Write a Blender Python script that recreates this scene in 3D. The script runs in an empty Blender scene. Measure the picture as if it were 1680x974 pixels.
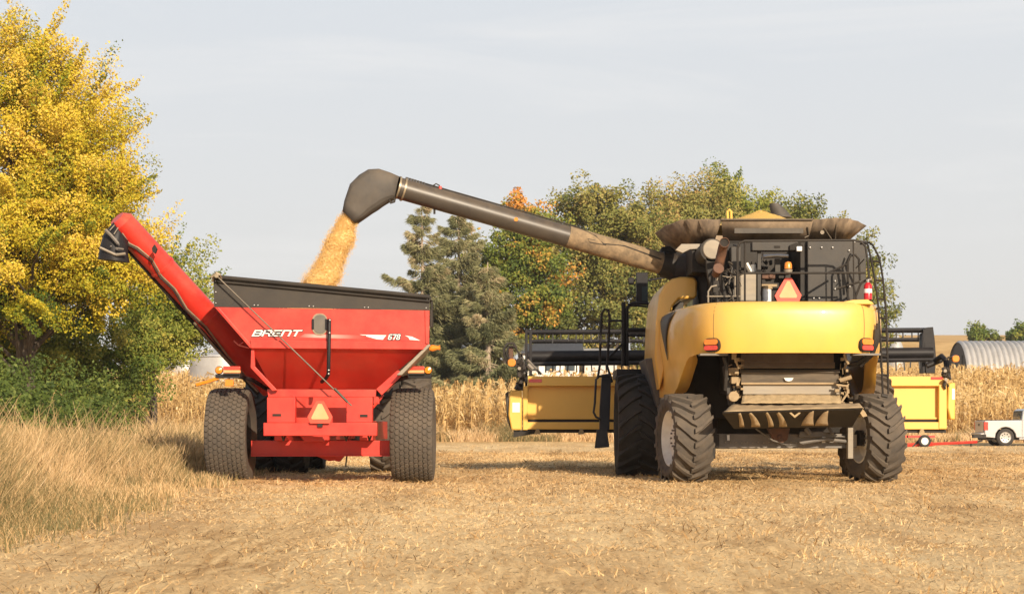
import bpy, bmesh, math, random
import numpy as np
from mathutils import Vector, Matrix, Quaternion

R = math.radians
sc = bpy.context.scene
col = sc.collection
FPX, HX, HY, EYE = 3000.0, 840.0, 700.0, 0.9     # focal length, principal column, horizon row (photo pixels), eye height (m)

# ------------------------------------------------------------------ camera, sky, sun, exposure
cam_d = bpy.data.cameras.new('camera')
cam = bpy.data.objects.new('camera', cam_d)
col.objects.link(cam)
cam.location = (0, 0, EYE)
cam.rotation_euler = (R(90), 0, 0)
cam_d.sensor_width = 36.0
cam_d.lens = 36.0 * FPX / 1680.0
cam_d.shift_y = (HY - 487.0) / 1680.0
cam_d.clip_start, cam_d.clip_end = 0.5, 6000.0
cam_d.dof.use_dof = True
cam_d.dof.focus_distance = 29.5
cam_d.dof.aperture_fstop = 7.0
sc.camera = cam

SUN_EL, SUN_AZ = 22.0, 21.5                        # behind the camera, to its right
sun_dir = Vector((math.sin(R(SUN_AZ)) * math.cos(R(SUN_EL)), -math.cos(R(SUN_AZ)) * math.cos(R(SUN_EL)), math.sin(R(SUN_EL))))
world = bpy.data.worlds.new('World')
sc.world = world
world.use_nodes = True
wn, wl = world.node_tree.nodes, world.node_tree.links
bg = wn['Background']
sky = wn.new('ShaderNodeTexSky')
sky.sky_type = 'NISHITA'
sky.sun_disc = False
sky.sun_elevation = R(SUN_EL)
sky.sun_rotation = R(180 - SUN_AZ)
sky.air_density, sky.dust_density, sky.ozone_density = 1.0, 4.0, 1.0
sky.altitude = 300
# thin high cloud veil: the pale whitish cast of the photographed sky
tc = wn.new('ShaderNodeTexCoord')
mp = wn.new('ShaderNodeMapping'); mp.inputs['Scale'].default_value = (1.2, 1.2, 9.0); mp.inputs['Rotation'].default_value = (0, R(-9), 0)
nz = wn.new('ShaderNodeTexNoise'); nz.inputs['Scale'].default_value = 3.0; nz.inputs['Detail'].default_value = 9; nz.inputs['Roughness'].default_value = .6; nz.inputs['Distortion'].default_value = .6
wl.new(tc.outputs['Generated'], mp.inputs['Vector']); wl.new(mp.outputs['Vector'], nz.inputs['Vector'])
sx = wn.new('ShaderNodeSeparateXYZ'); wl.new(tc.outputs['Generated'], sx.inputs[0])
el = wn.new('ShaderNodeMapRange'); el.inputs['From Min'].default_value = 0.0; el.inputs['From Max'].default_value = .24
wl.new(sx.outputs['Z'], el.inputs['Value'])
vc = wn.new('ShaderNodeMix'); vc.data_type = 'RGBA'                       # warm white near the horizon, cooler higher up
vc.inputs['A'].default_value = (6.15, 5.95, 5.70, 1); vc.inputs['B'].default_value = (5.55, 5.78, 6.05, 1)
wl.new(el.outputs['Result'], vc.inputs['Factor'])
wisp = wn.new('ShaderNodeMapRange'); wisp.inputs['From Min'].default_value = .50; wisp.inputs['From Max'].default_value = .72; wisp.inputs['To Max'].default_value = .55
wl.new(nz.outputs['Fac'], wisp.inputs['Value'])
vw = wn.new('ShaderNodeMix'); vw.data_type = 'RGBA'; vw.inputs['B'].default_value = (6.7, 6.6, 6.5, 1)
wl.new(wisp.outputs['Result'], vw.inputs['Factor']); wl.new(vc.outputs['Result'], vw.inputs['A'])
thin = wn.new('ShaderNodeMapRange'); thin.inputs['From Min'].default_value = .26; thin.inputs['From Max'].default_value = .62
thin.inputs['To Min'].default_value = .92; thin.inputs['To Max'].default_value = .10   # the veil thins out overhead
wl.new(sx.outputs['Z'], thin.inputs['Value'])
mx = wn.new('ShaderNodeMix'); mx.data_type = 'RGBA'
wl.new(thin.outputs['Result'], mx.inputs['Factor'])
wl.new(sky.outputs['Color'], mx.inputs['A']); wl.new(vw.outputs['Result'], mx.inputs['B']); wl.new(mx.outputs['Result'], bg.inputs['Color'])
bg.inputs['Strength'].default_value = 0.109

sun_d = bpy.data.lights.new('sun', 'SUN')
sun_d.energy = 4.9
sun_d.angle = R(0.6)
sun_d.color = (1.0, 0.84, 0.64)
sun = bpy.data.objects.new('sun', sun_d)
sun.rotation_euler = (-sun_dir).to_track_quat('-Z', 'Y').to_euler()
sun.location = sun_dir * 60
col.objects.link(sun)

sc.view_settings.view_transform = 'Standard'
sc.view_settings.look = 'None'
sc.view_settings.gamma = 1.0
sc.view_settings.exposure = 0.34
sc.cycles.max_bounces = 6
sc.cycles.transparent_max_bounces = 8

# ------------------------------------------------------------------ helpers
rng = np.random.default_rng(7)
rnd = random.Random(11)
OFF = {}

def P(px, py, d):
    """a photo pixel at distance d -> a point in the field"""
    return Vector(((px - HX) * d / FPX, d, EYE + (HY - py) * d / FPX))

def tag(o, label=None, cat=None, group=None, kind=None):
    if label: o['label'] = label
    if cat: o['category'] = cat
    if group: o['group'] = group
    if kind: o['kind'] = kind
    return o

def thing(name, loc, label, cat, group=None):
    o = bpy.data.objects.new(name, None)
    o.empty_display_size = .3
    o.location = loc
    col.objects.link(o)
    OFF[o.name] = Vector(loc)
    return tag(o, label, cat, group)

def link_mesh(name, me, parent=None):
    o = bpy.data.objects.new(name, me)
    col.objects.link(o)
    if parent is not None:
        o.parent = parent
        OFF[o.name] = OFF[parent.name]
    else:
        OFF[o.name] = Vector((0, 0, 0))
    return o

class MB:
    def __init__(s): s.v, s.f = [], []
    def add(s, vs, fs):
        n = len(s.v)
        s.v += [tuple(p) for p in vs]
        s.f += [tuple(i + n for i in f) for f in fs]
        return s
    def hexa(s, p):                                  # 4 lower/near corners then the 4 opposite ones
        return s.add(p, [(3, 2, 1, 0), (4, 5, 6, 7), (0, 1, 5, 4), (1, 2, 6, 5), (2, 3, 7, 6), (3, 0, 4, 7)])
    def box(s, x0, x1, y0, y1, z0, z1):
        return s.hexa([(x0, y0, z0), (x1, y0, z0), (x1, y1, z0), (x0, y1, z0), (x0, y0, z1), (x1, y0, z1), (x1, y1, z1), (x0, y1, z1)])
    def pbox(s, x0, y0, x1, y1, d, dep):             # photo rectangle at distance d, going dep metres back
        a, b = P(x0, y1, d), P(x1, y0, d)
        return s.box(a.x, b.x, d, d + dep, a.z, b.z)
    def prism(s, pts, vec):
        n = len(pts); vec = Vector(vec)
        vs = [Vector(p) for p in pts] + [Vector(p) + vec for p in pts]
        fs = [tuple(range(n))[::-1], tuple(range(n, 2 * n))] + [(i, (i + 1) % n, n + (i + 1) % n, n + i) for i in range(n)]
        return s.add(vs, fs)
    def pprism(s, pts, d, dep):
        return s.prism([P(x, y, d) for x, y in pts], (0, dep, 0))
    def loft(s, loops, closed=True, caps=True):
        n = len(loops[0]); vs = [p for l in loops for p in l]; fs = []
        for k in range(len(loops) - 1):
            for i in range(n if closed else n - 1):
                j = (i + 1) % n
                fs.append((k * n + i, k * n + j, (k + 1) * n + j, (k + 1) * n + i))
        if caps and closed:
            fs.append(tuple(range(n))[::-1]); fs.append(tuple(range((len(loops) - 1) * n, len(loops) * n)))
        return s.add(vs, fs)
    def tube(s, pts, r, n=8, caps=True):
        pts = [Vector(p) for p in pts]
        rs = r if isinstance(r, (list, tuple)) else [r] * len(pts)
        loops, up = [], None
        for i, p in enumerate(pts):
            t = (pts[min(i + 1, len(pts) - 1)] - pts[max(i - 1, 0)]).normalized()
            if up is None:
                up = t.orthogonal().normalized()
            else:
                up = (up - t * up.dot(t)).normalized()
            b = t.cross(up)
            loops.append([p + (up * math.cos(2 * math.pi * k / n) + b * math.sin(2 * math.pi * k / n)) * rs[i] for k in range(n)])
        return s.loft(loops, True, caps)
    def lathe(s, prof, c, axis=(1, 0, 0), n=32, closed=False, arc=1.0):
        ax = Vector(axis).normalized(); u = ax.orthogonal().normalized(); w = ax.cross(u); c = Vector(c)
        loops = []
        for k in range(n):
            a = 2 * math.pi * k / n * arc
            dvec = u * math.cos(a) + w * math.sin(a)
            loops.append([c + ax * x + dvec * r for x, r in prof])
        m = len(prof); vs = [p for l in loops for p in l]; fs = []
        for k in range(n):
            k2 = (k + 1) % n
            for i in range(m - 1 + (1 if closed else 0)):
                j = (i + 1) % m
                fs.append((k * m + i, k2 * m + i, k2 * m + j, k * m + j))
        return s.add(vs, fs)
    def cyl(s, c, axis, r, h, n=20):
        ax = Vector(axis).normalized(); c = Vector(c)
        return s.tube([c, c + ax * h], r, n)
    def pieces(s, gap=.012):
        """groups of faces that hang together (sharing corners, or with boxes that touch)"""
        par = list(range(len(s.v)))
        def find(a):
            while par[a] != a:
                par[a] = par[par[a]]; a = par[a]
            return a
        for f in s.f:
            r0 = find(f[0])
            for q in f[1:]: par[find(q)] = r0
        comp = {}
        for i in range(len(s.v)): comp.setdefault(find(i), []).append(i)
        if len(comp) == 1 or len(comp) > 140: return None
        keys = list(comp); V = np.array(s.v)
        bb = [(V[comp[k]].min(0) - gap / 2, V[comp[k]].max(0) + gap / 2) for k in keys]
        grp = list(range(len(keys)))
        def gf(a):
            while grp[a] != a: a = grp[a]
            return a
        for i in range(len(keys)):
            for j in range(i):
                if (bb[i][0] <= bb[j][1]).all() and (bb[j][0] <= bb[i][1]).all(): grp[gf(i)] = gf(j)
        if len({gf(i) for i in range(len(keys))}) == 1: return None
        where = {k: gf(i) for i, k in enumerate(keys)}
        out = {}
        for f in s.f: out.setdefault(where[find(f[0])], []).append(f)
        res = []
        for fs in out.values():
            used = sorted({i for f in fs for i in f}); ix = {o: n for n, o in enumerate(used)}
            m = MB(); m.v = [s.v[i] for i in used]; m.f = [tuple(ix[i] for i in f) for f in fs]; res.append(m)
        return res
    def build(s, name, m, parent=None, bevel=0, smooth=True, angle=38, solid=0, recalc=True):
        if parent is not None:
            ps = s.pieces()
            if ps:
                obs = [p._build(name, m, parent, bevel, smooth, angle, solid, recalc) for p in ps]
                return max(obs, key=lambda o: len(o.data.polygons))
        return s._build(name, m, parent, bevel, smooth, angle, solid, recalc)
    def _build(s, name, m, parent=None, bevel=0, smooth=True, angle=38, solid=0, recalc=True):
        off = OFF[parent.name] if parent is not None else Vector((0, 0, 0))
        me = bpy.data.meshes.new(name)
        me.from_pydata([(a - off.x, b - off.y, c - off.z) for a, b, c in s.v], [], s.f)
        me.materials.append(m)
        if recalc:
            b = bmesh.new(); b.from_mesh(me)
            bmesh.ops.recalc_face_normals(b, faces=b.faces)
            b.to_mesh(me); b.free()
        if smooth:
            me.polygons.foreach_set('use_smooth', [True] * len(me.polygons))
            me.set_sharp_from_angle(angle=R(angle))
        o = link_mesh(name, me, parent)
        if solid:
            md = o.modifiers.new('thickness', 'SOLIDIFY'); md.thickness = solid; md.offset = 0
        if bevel:
            md = o.modifiers.new('bevel', 'BEVEL'); md.width = bevel; md.segments = 2; md.limit_method = 'ANGLE'; md.angle_limit = R(40)
            md.harden_normals = False
        return o

def fast_mesh(name, verts, nper, m, parent=None, var=None, smooth=False):
    """many separate polygons of nper corners each; var = one random number per vertex, read by the material"""
    verts = np.ascontiguousarray(verts, dtype=np.float32).reshape(-1, 3)
    if parent is not None:
        verts = verts - np.array(OFF[parent.name], dtype=np.float32)
    nv = len(verts); nf = nv // nper
    me = bpy.data.meshes.new(name)
    me.vertices.add(nv); me.vertices.foreach_set('co', verts.ravel())
    me.loops.add(nv); me.loops.foreach_set('vertex_index', np.arange(nv, dtype=np.int32))
    me.polygons.add(nf)
    me.polygons.foreach_set('loop_start', np.arange(0, nv, nper, dtype=np.int32))
    if var is not None:
        at = me.attributes.new('var', 'FLOAT', 'POINT')
        at.data.foreach_set('value', np.ascontiguousarray(var, dtype=np.float32))
    me.materials.append(m)
    me.update(calc_edges=True)
    return link_mesh(name, me, parent)

def lerp(a, b, t): return a + (b - a) * t
def sstep(a, b, x):
    t = np.clip((x - a) / (b - a), 0, 1); return t * t * (3 - 2 * t)

def vnoise(x, y, seed=0):
    x = np.asarray(x, float); y = np.asarray(y, float)
    xi, yi = np.floor(x), np.floor(y); xf, yf = x - xi, y - yi
    def h(a, b):
        t = np.sin(a * 127.1 + b * 311.7 + seed * 74.7) * 43758.5453
        return t - np.floor(t)
    u, v = xf * xf * (3 - 2 * xf), yf * yf * (3 - 2 * yf)
    return lerp(lerp(h(xi, yi), h(xi + 1, yi), u), lerp(h(xi, yi + 1), h(xi + 1, yi + 1), u), v)

# ------------------------------------------------------------------ materials
def rgb(c): return (c[0], c[1], c[2], 1)

def mat(name, c1, c2=None, scale=4.0, rough=.5, metal=0.0, bump=0.0, bscale=40.0, dust=0.0, dustcol=(.36, .25, .13), coat=0.0, streak=None, spec=.5):
    m = bpy.data.materials.new(name); m.use_nodes = True
    n, l = m.node_tree.nodes, m.node_tree.links
    b = n['Principled BSDF']
    b.inputs['Roughness'].default_value = rough; b.inputs['Metallic'].default_value = metal
    b.inputs['Coat Weight'].default_value = coat; b.inputs['Specular IOR Level'].default_value = spec
    t = n.new('ShaderNodeTexCoord')
    src = t.outputs['Object']
    if streak:
        mp = n.new('ShaderNodeMapping'); mp.inputs['Scale'].default_value = streak
        l.new(src, mp.inputs['Vector']); src = mp.outputs['Vector']
    cur = None
    nz = n.new('ShaderNodeTexNoise'); nz.inputs['Scale'].default_value = scale; nz.inputs['Detail'].default_value = 6; nz.inputs['Roughness'].default_value = .62
    l.new(src, nz.inputs['Vector'])
    mr = n.new('ShaderNodeMapRange'); mr.inputs['From Min'].default_value = .34; mr.inputs['From Max'].default_value = .66
    l.new(nz.outputs['Fac'], mr.inputs['Value'])
    mx = n.new('ShaderNodeMix'); mx.data_type = 'RGBA'
    mx.inputs['A'].default_value = rgb(c1); mx.inputs['B'].default_value = rgb(c2 if c2 else [v * .86 for v in c1])
    l.new(mr.outputs['Result'], mx.inputs['Factor'])
    cur = mx.outputs['Result']
    if dust:
        g = n.new('ShaderNodeNewGeometry'); sx = n.new('ShaderNodeSeparateXYZ'); l.new(g.outputs['Normal'], sx.inputs[0])
        up = n.new('ShaderNodeMapRange'); up.inputs['From Min'].default_value = -.3; up.inputs['From Max'].default_value = .9
        up.inputs['To Min'].default_value = .25; up.inputs['To Max'].default_value = 1.5
        l.new(sx.outputs['Z'], up.inputs['Value'])
        n2 = n.new('ShaderNodeTexNoise'); n2.inputs['Scale'].default_value = 2.3; n2.inputs['Detail'].default_value = 9; n2.inputs['Roughness'].default_value = .7
        l.new(t.outputs['Object'], n2.inputs['Vector'])
        m2 = n.new('ShaderNodeMapRange'); m2.inputs['From Min'].default_value = .3; m2.inputs['From Max'].default_value = .7; m2.inputs['To Max'].default_value = dust
        l.new(n2.outputs['Fac'], m2.inputs['Value'])
        mu = n.new('ShaderNodeMath'); mu.operation = 'MULTIPLY'; mu.use_clamp = True
        l.new(up.outputs['Result'], mu.inputs[0]); l.new(m2.outputs['Result'], mu.inputs[1])
        m3 = n.new('ShaderNodeMix'); m3.data_type = 'RGBA'; m3.inputs['B'].default_value = rgb(dustcol)
        l.new(mu.outputs[0], m3.inputs['Factor']); l.new(cur, m3.inputs['A']); cur = m3.outputs['Result']
        rr = n.new('ShaderNodeMapRange'); rr.inputs['To Min'].default_value = rough; rr.inputs['To Max'].default_value = .95
        l.new(mu.outputs[0], rr.inputs['Value']); l.new(rr.outputs['Result'], b.inputs['Roughness'])
    l.new(cur, b.inputs['Base Color'])
    if bump:
        nb = n.new('ShaderNodeTexNoise'); nb.inputs['Scale'].default_value = bscale; nb.inputs['Detail'].default_value = 4
        l.new(src, nb.inputs['Vector'])
        bp = n.new('ShaderNodeBump'); bp.inputs['Strength'].default_value = bump; bp.inputs['Distance'].default_value = .02
        l.new(nb.outputs['Fac'], bp.inputs['Height']); l.new(bp.outputs['Normal'], b.inputs['Normal'])
    return m

def leafmat(name, stops, trans=.35, rough=.6):
    """colours spread over the per-leaf random number"""
    m = bpy.data.materials.new(name); m.use_nodes = True
    n, l = m.node_tree.nodes, m.node_tree.links
    b = n['Principled BSDF']; out = n['Material Output']
    a = n.new('ShaderNodeAttribute'); a.attribute_name = 'var'
    r = n.new('ShaderNodeValToRGB')
    e = r.color_ramp.elements
    while len(e) < len(stops): e.new(.5)
    for k, (p, c) in enumerate(stops):
        e[k].position = p; e[k].color = rgb(c)
    l.new(a.outputs['Fac'], r.inputs['Fac']); l.new(r.outputs['Color'], b.inputs['Base Color'])
    b.inputs['Roughness'].default_value = rough; b.inputs['Specular IOR Level'].default_value = .25
    if trans:
        tr = n.new('ShaderNodeBsdfTranslucent'); l.new(r.outputs['Color'], tr.inputs['Color'])
        mx = n.new('ShaderNodeMixShader'); mx.inputs['Fac'].default_value = trans
        l.new(b.outputs[0], mx.inputs[1]); l.new(tr.outputs[0], mx.inputs[2]); l.new(mx.outputs[0], out.inputs['Surface'])
    return m

def glowless_lens(name, c, rough=.25):
    return mat(name, c, [v * .8 for v in c], 30, rough, coat=.6)

M = {}
M['yellow'] = mat('yellow_paint', (.82, .465, .08), (.74, .415, .08), 2.0, .32, dust=.34, dustcol=(.50, .36, .17), coat=.25, streak=(1, 1, .5))
M['yellow_h'] = mat('yellow_header_paint', (.84, .50, .10), (.80, .465, .09), 1.5, .42, dust=.16)
M['red'] = mat('red_paint', (.62, .022, .014), (.52, .020, .014), 2.2, .36, dust=.30, coat=.2, streak=(1, 1, .45))
M['redframe'] = mat('red_frame_paint', (.62, .026, .016), (.50, .022, .016), 2.0, .42, dust=.22)
M['black'] = mat('black_paint', (.016, .015, .015), (.026, .023, .021), 3, .55, dust=.10, spec=.25)
M['blackclean'] = mat('black_steel', (.009, .009, .011), (.016, .015, .018), 3, .5, dust=.04, spec=.25)
M['dark'] = mat('dark_interior', (.010, .009, .008), (.016, .013, .011), 4, .85, dust=.08)
M['ext'] = mat('charcoal_panel', (.044, .039, .034), (.034, .030, .027), 2, .55, dust=.10, spec=.3)
M['grey'] = mat('grey_steel', (.17, .16, .15), (.12, .115, .11), 5, .5, .2, dust=.35)
M['greypanel'] = mat('grey_panel', (.050, .047, .044), (.040, .038, .036), 2, .55, dust=.14, spec=.3)
M['fender'] = mat('dark_grey_plastic', (.07, .068, .07), (.05, .05, .052), 3, .6, dust=.25)
M['dusty'] = mat('chaff_dusted_metal', (.30, .22, .13), (.42, .31, .18), 6, .85, dust=.5, bump=.3, bscale=60, streak=(1, 1, 2.5))
M['chaff'] = mat('caked_chaff', (.46, .34, .19), (.36, .26, .14), 14, .95, bump=.7, bscale=90)
M['blade'] = mat('worn_metal_plate', (.10, .088, .075), (.19, .155, .115), 3, .5, .35, dust=.4, streak=(1, 1, 4))
M['plate'] = mat('bare_grey_plate', (.24, .215, .18), (.30, .26, .20), 3, .55, .25, dust=.35, streak=(.6, 1, 5))
M['flap'] = mat('dusty_tank_panel', (.17, .125, .085), (.34, .25, .165), 3.2, .8, dust=.45, bump=.15, streak=(1.6, 1.0, .5))
M['rubberflap'] = mat('brown_rubber_flap', (.075, .055, .042), (.25, .185, .125), 4, .75, dust=.35, streak=(2.2, 1, .4))
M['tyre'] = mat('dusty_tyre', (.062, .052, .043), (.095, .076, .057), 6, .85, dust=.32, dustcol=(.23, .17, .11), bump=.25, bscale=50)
M['tyredark'] = mat('black_and_shaded_tyre', (.020, .019, .018), (.032, .028, .025), 6, .8, dust=.16, dustcol=(.16, .12, .08), bump=.2, bscale=50)
M['rim'] = mat('grey_white_rim', (.80, .78, .72), (.66, .62, .55), 5, .5, dust=.25)
M['white'] = mat('white_paint', (.78, .77, .74), (.70, .68, .64), 4, .5)
M['tube'] = mat('black_auger_tube', (.043, .038, .034), (.064, .055, .047), 2.5, .34, dust=.22)
M['tubedust'] = mat('dust_caked_tube', (.30, .21, .12), (.13, .095, .06), 7, .9, dust=.4, bump=.3, bscale=40)
M['boot'] = mat('grey_brown_rubber_spout', (.080, .072, .064), (.055, .050, .045), 3, .7, dust=.2, bump=.1, bscale=20)
M['brass'] = mat('pale_tan_metal', (.36, .29, .19), (.24, .19, .13), 9, .4, .3)
M['rust'] = mat('rusty_pipe', (.16, .075, .04), (.09, .05, .035), 8, .75, bump=.2)
M['amber'] = glowless_lens('amber_lens', (.85, .26, .02))
M['redlens'] = glowless_lens('red_lens', (.75, .06, .035))
M['smvred'] = mat('red_reflective_border', (.80, .09, .05), None, 5, .4)
M['smvor'] = mat('faded_orange_fluorescent', (.80, .33, .13), (.82, .38, .18), 5, .5)
M['rodsteel'] = mat('dull_brown_rod', (.075, .06, .045), (.14, .11, .075), 6, .5, .2)
M['glass'] = mat('dark_glass', (.05, .065, .07), (.04, .05, .055), 2, .08, coat=.6)
M['window'] = mat('grey_sight_glass', (.17, .15, .125), (.13, .12, .10), 6, .25)
M['chrome'] = mat('bright_metal', (.60, .58, .54), (.5, .48, .45), 8, .3, .7)
M['silver'] = mat('silver_car_paint', (.47, .465, .46), (.43, .425, .42), 1, .34, .4, coat=.5)
M['galv'] = mat('galvanised_sheet', (.55, .54, .52), (.45, .44, .42), 1.2, .42, .35, dust=.1)
M['galvroof'] = mat('galvanised_roof', (.50, .50, .50), (.42, .42, .42), 1.2, .5, .3)
M['hose'] = mat('black_hose', (.018, .017, .017), None, 9, .5, dust=.2)
M['bark'] = mat('bark', (.13, .10, .075), (.075, .058, .045), 6, .95, bump=.8, bscale=18, streak=(1, 1, .25))
M['decal'] = mat('white_decal', (.80, .78, .74), None, 4, .4)
M['decalgrey'] = mat('silver_grey_decal', (.55, .42, .38), (.62, .50, .46), 3, .4)
M['extred'] = mat('red_enamel', (.55, .012, .015), None, 4, .3, coat=.4)
M['greenpaint'] = mat('green_tractor_paint', (.03, .12, .03), None, 3, .4, dust=.2)
# ------------------------------------------------------------------ the lie of the land
def terrain(x, y):
    x = np.asarray(x, float); y = np.asarray(y, float)
    # the ground climbs beyond the stubble; a farther hill rises only to the right
    z = np.interp(y, [-100, 88, 100, 180, 300, 6000], [0, 0, .35, 4.6, 5.4, 5.4])
    r = x / np.maximum(y, 1.0)
    z = z * (1 + (.28 * sstep(-.07, .0, r) - .20 * sstep(.08, .2, r)) * (1 - sstep(200, 320, y)))
    hill = np.interp(y, [0, 185, 280, 600, 900, 6000], [0, 0, 8.6, 25.6, 26, 26])
    z = z + hill * sstep(.08, .19, r)
    return z

def relief(x, y):
    near = 1 - sstep(45, 95, y)
    # shallow wheel ruts and windrows running with the field, small lumps
    z = (vnoise(x * .9, y * .12, 3) - .5) * .09 + (vnoise(x * 2.6, y * 1.3, 5) - .5) * .05 + (vnoise(x * 7, y * 6, 8) - .5) * .028
    pad = np.ones_like(z)
    return z * (.25 + .75 * near) * sstep(-60, 5, y)

def ground_z(x, y):
    return terrain(x, y) + relief(x, y)

def grid_mesh(name, xs, ys, zf, m, kind):
    X, Y = np.meshgrid(xs, ys)
    Z = zf(X, Y)
    v = np.stack([X, Y, Z], -1).reshape(-1, 3)
    nx, ny = len(xs), len(ys)
    i = np.arange(ny - 1)[:, None] * nx + np.arange(nx - 1)[None, :]
    f = np.stack([i, i + 1, i + 1 + nx, i + nx], -1).reshape(-1, 4)
    me = bpy.data.meshes.new(name)
    me.vertices.add(len(v)); me.vertices.foreach_set('co', v.ravel())
    me.loops.add(f.size); me.loops.foreach_set('vertex_index', f.ravel().astype(np.int32))
    me.polygons.add(len(f)); me.polygons.foreach_set('loop_start', np.arange(0, f.size, 4, dtype=np.int32))
    me.polygons.foreach_set('use_smooth', [True] * len(f))
    me.materials.append(m); me.update(calc_edges=True)
    return tag(link_mesh(name, me), kind=kind)

def band(x, y):
    """light windrows and darker wheel tracks of the harvested field, 0 dark .. 1 light"""
    b = .5 + 1.7 * (.55 * vnoise(x * .5 + y * .02, y * .06, 21) + .45 * vnoise(x * 1.6, y * .33, 23) - .5)
    for x30, k, w in ((2.85, .105, .42), (6.05, .12, .42), (-1.45, .02, .40), (-4.3, -.03, .38), (4.6, .16, .30)):
        xc = x30 - (30 - y) * k + (vnoise(y * .12, y * 0 + x30, 29) - .5) * .5
        b = b - .36 * np.exp(-((x - xc) / w) ** 2) * (.35 + .9 * vnoise(x * 1.2, y * .5, 27))
    return np.clip(b, 0, 1)

def ground_mat():
    m = bpy.data.materials.new('stubble_ground'); m.use_nodes = True
    n, l = m.node_tree.nodes, m.node_tree.links
    b = n['Principled BSDF']; b.inputs['Roughness'].default_value = .95; b.inputs['Specular IOR Level'].default_value = .15
    t = n.new('ShaderNodeTexCoord')
    def noise(scale, detail, stretch=None, rough=.6):
        src = t.outputs['Object']
        if stretch:
            mp = n.new('ShaderNodeMapping'); mp.inputs['Scale'].default_value = stretch
            l.new(src, mp.inputs['Vector']); src = mp.outputs['Vector']
        z = n.new('ShaderNodeTexNoise'); z.inputs['Scale'].default_value = scale; z.inputs['Detail'].default_value = detail; z.inputs['Roughness'].default_value = rough
        l.new(src, z.inputs['Vector']); return z.outputs['Fac']
    def ramp(f, lo, hi):
        r = n.new('ShaderNodeMapRange'); r.inputs['From Min'].default_value = lo; r.inputs['From Max'].default_value = hi
        l.new(f, r.inputs['Value']); return r.outputs['Result']
    def mix(f, a, c):
        x = n.new('ShaderNodeMix'); x.data_type = 'RGBA'
        l.new(f, x.inputs['Factor'])
        for k, v in (('A', a), ('B', c)):
            if isinstance(v, tuple): x.inputs[k].default_value = rgb(v)
            else: l.new(v, x.inputs[k])
        return x.outputs['Result']
    fine = mix(ramp(noise(16, 8, (1, .55, 1), .7), .36, .64), (.50, .30, .13), (.92, .66, .35))
    patch = mix(ramp(noise(.8, 6, (1.0, .28, 1), .62), .40, .68), (.96, .73, .40), (.72, .47, .22))
    at = n.new('ShaderNodeAttribute'); at.attribute_name = 'band'
    fine = mix(ramp(noise(7, 8, (1.6, .16, 1), .72), .38, .62), (.70, .45, .20), (.97, .76, .43))
    c = mix(ramp(noise(3.2, 5, (1, .3, 1)), .35, .65), fine, patch)
    c = mix(at.outputs['Fac'], mix(ramp(noise(5, 8, (1.6, .16, 1), .75), .40, .62), (.50, .30, .125), (.93, .65, .32)), c)
    c = mix(ramp(noise(2.0, 9, None, .75), .60, .72), c, (.40, .24, .105))
    spk = ramp(noise(38, 5, (.55, 1, 1), .6), .60, .70)
    c = mix(spk, c, (.16, .10, .055))
    c = mix(ramp(noise(.45, 7, (1.6, .22, 1), .6), .50, .72), c, mix(spk, (.56, .35, .16), (.15, .09, .04)))
    # far field beyond the stubble: ripe corn colour
    sp = n.new('ShaderNodeSeparateXYZ'); l.new(t.outputs['Object'], sp.inputs[0])
    far = ramp(sp.outputs['Y'], 88, 93)
    cornc = mix(ramp(noise(.35, 8, (1, .25, 1)), .35, .65), (.50, .30, .11), (.66, .43, .18))
    c = mix(far, c, cornc)
    l.new(c, b.inputs['Base Color'])
    bp = n.new('ShaderNodeBump'); bp.inputs['Strength'].default_value = .9; bp.inputs['Distance'].default_value = .05
    l.new(noise(13, 8, (1, .6, 1), .72), bp.inputs['Height']); l.new(bp.outputs['Normal'], b.inputs['Normal'])
    return m

xs = np.unique(np.round(np.concatenate([np.arange(-9, 14, .16), np.arange(-40, 60, 1.5), np.arange(-300, 500, 12), np.arange(-3000, 3001, 200)]), 3))
ys = np.unique(np.round(np.concatenate([np.arange(6, 46, .16), np.arange(46, 105, .8), np.arange(105, 320, 4), np.arange(320, 1000, 20), np.arange(1000, 5001, 250), np.arange(-60, 6, 3)]), 3))
gr = grid_mesh('ground', xs, ys, ground_z, ground_mat(), 'structure')
gat = gr.data.attributes.new('band', 'FLOAT', 'POINT')
GX, GY = np.meshgrid(xs, ys)
gat.data.foreach_set('value', band(GX.ravel(), GY.ravel()).astype(np.float32))

# ------------------------------------------------------------------ straw, stubble, grasses, corn (uncountable)
def quads_from(base, along, side):
    """base (N,3), along (N,3), side (N,3): flat strips"""
    v = np.stack([base - side, base + side, base + along + side * .6, base + along - side * .6], 1)
    return v.reshape(-1, 3)

def fan_points(n, y0, y1, x0=None, x1=None, power=1.0):
    y = y0 + (y1 - y0) * rng.random(n * 2) ** power
    keep = rng.random(len(y)) < (y / y1 if x0 is None else 1)
    y = y[keep][:n]
    if x0 is None:
        x = (rng.random(len(y)) - .5) * (y * .62 + 2)
    else:
        x = x0 + (x1 - x0) * rng.random(len(y))
    return x, y

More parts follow.
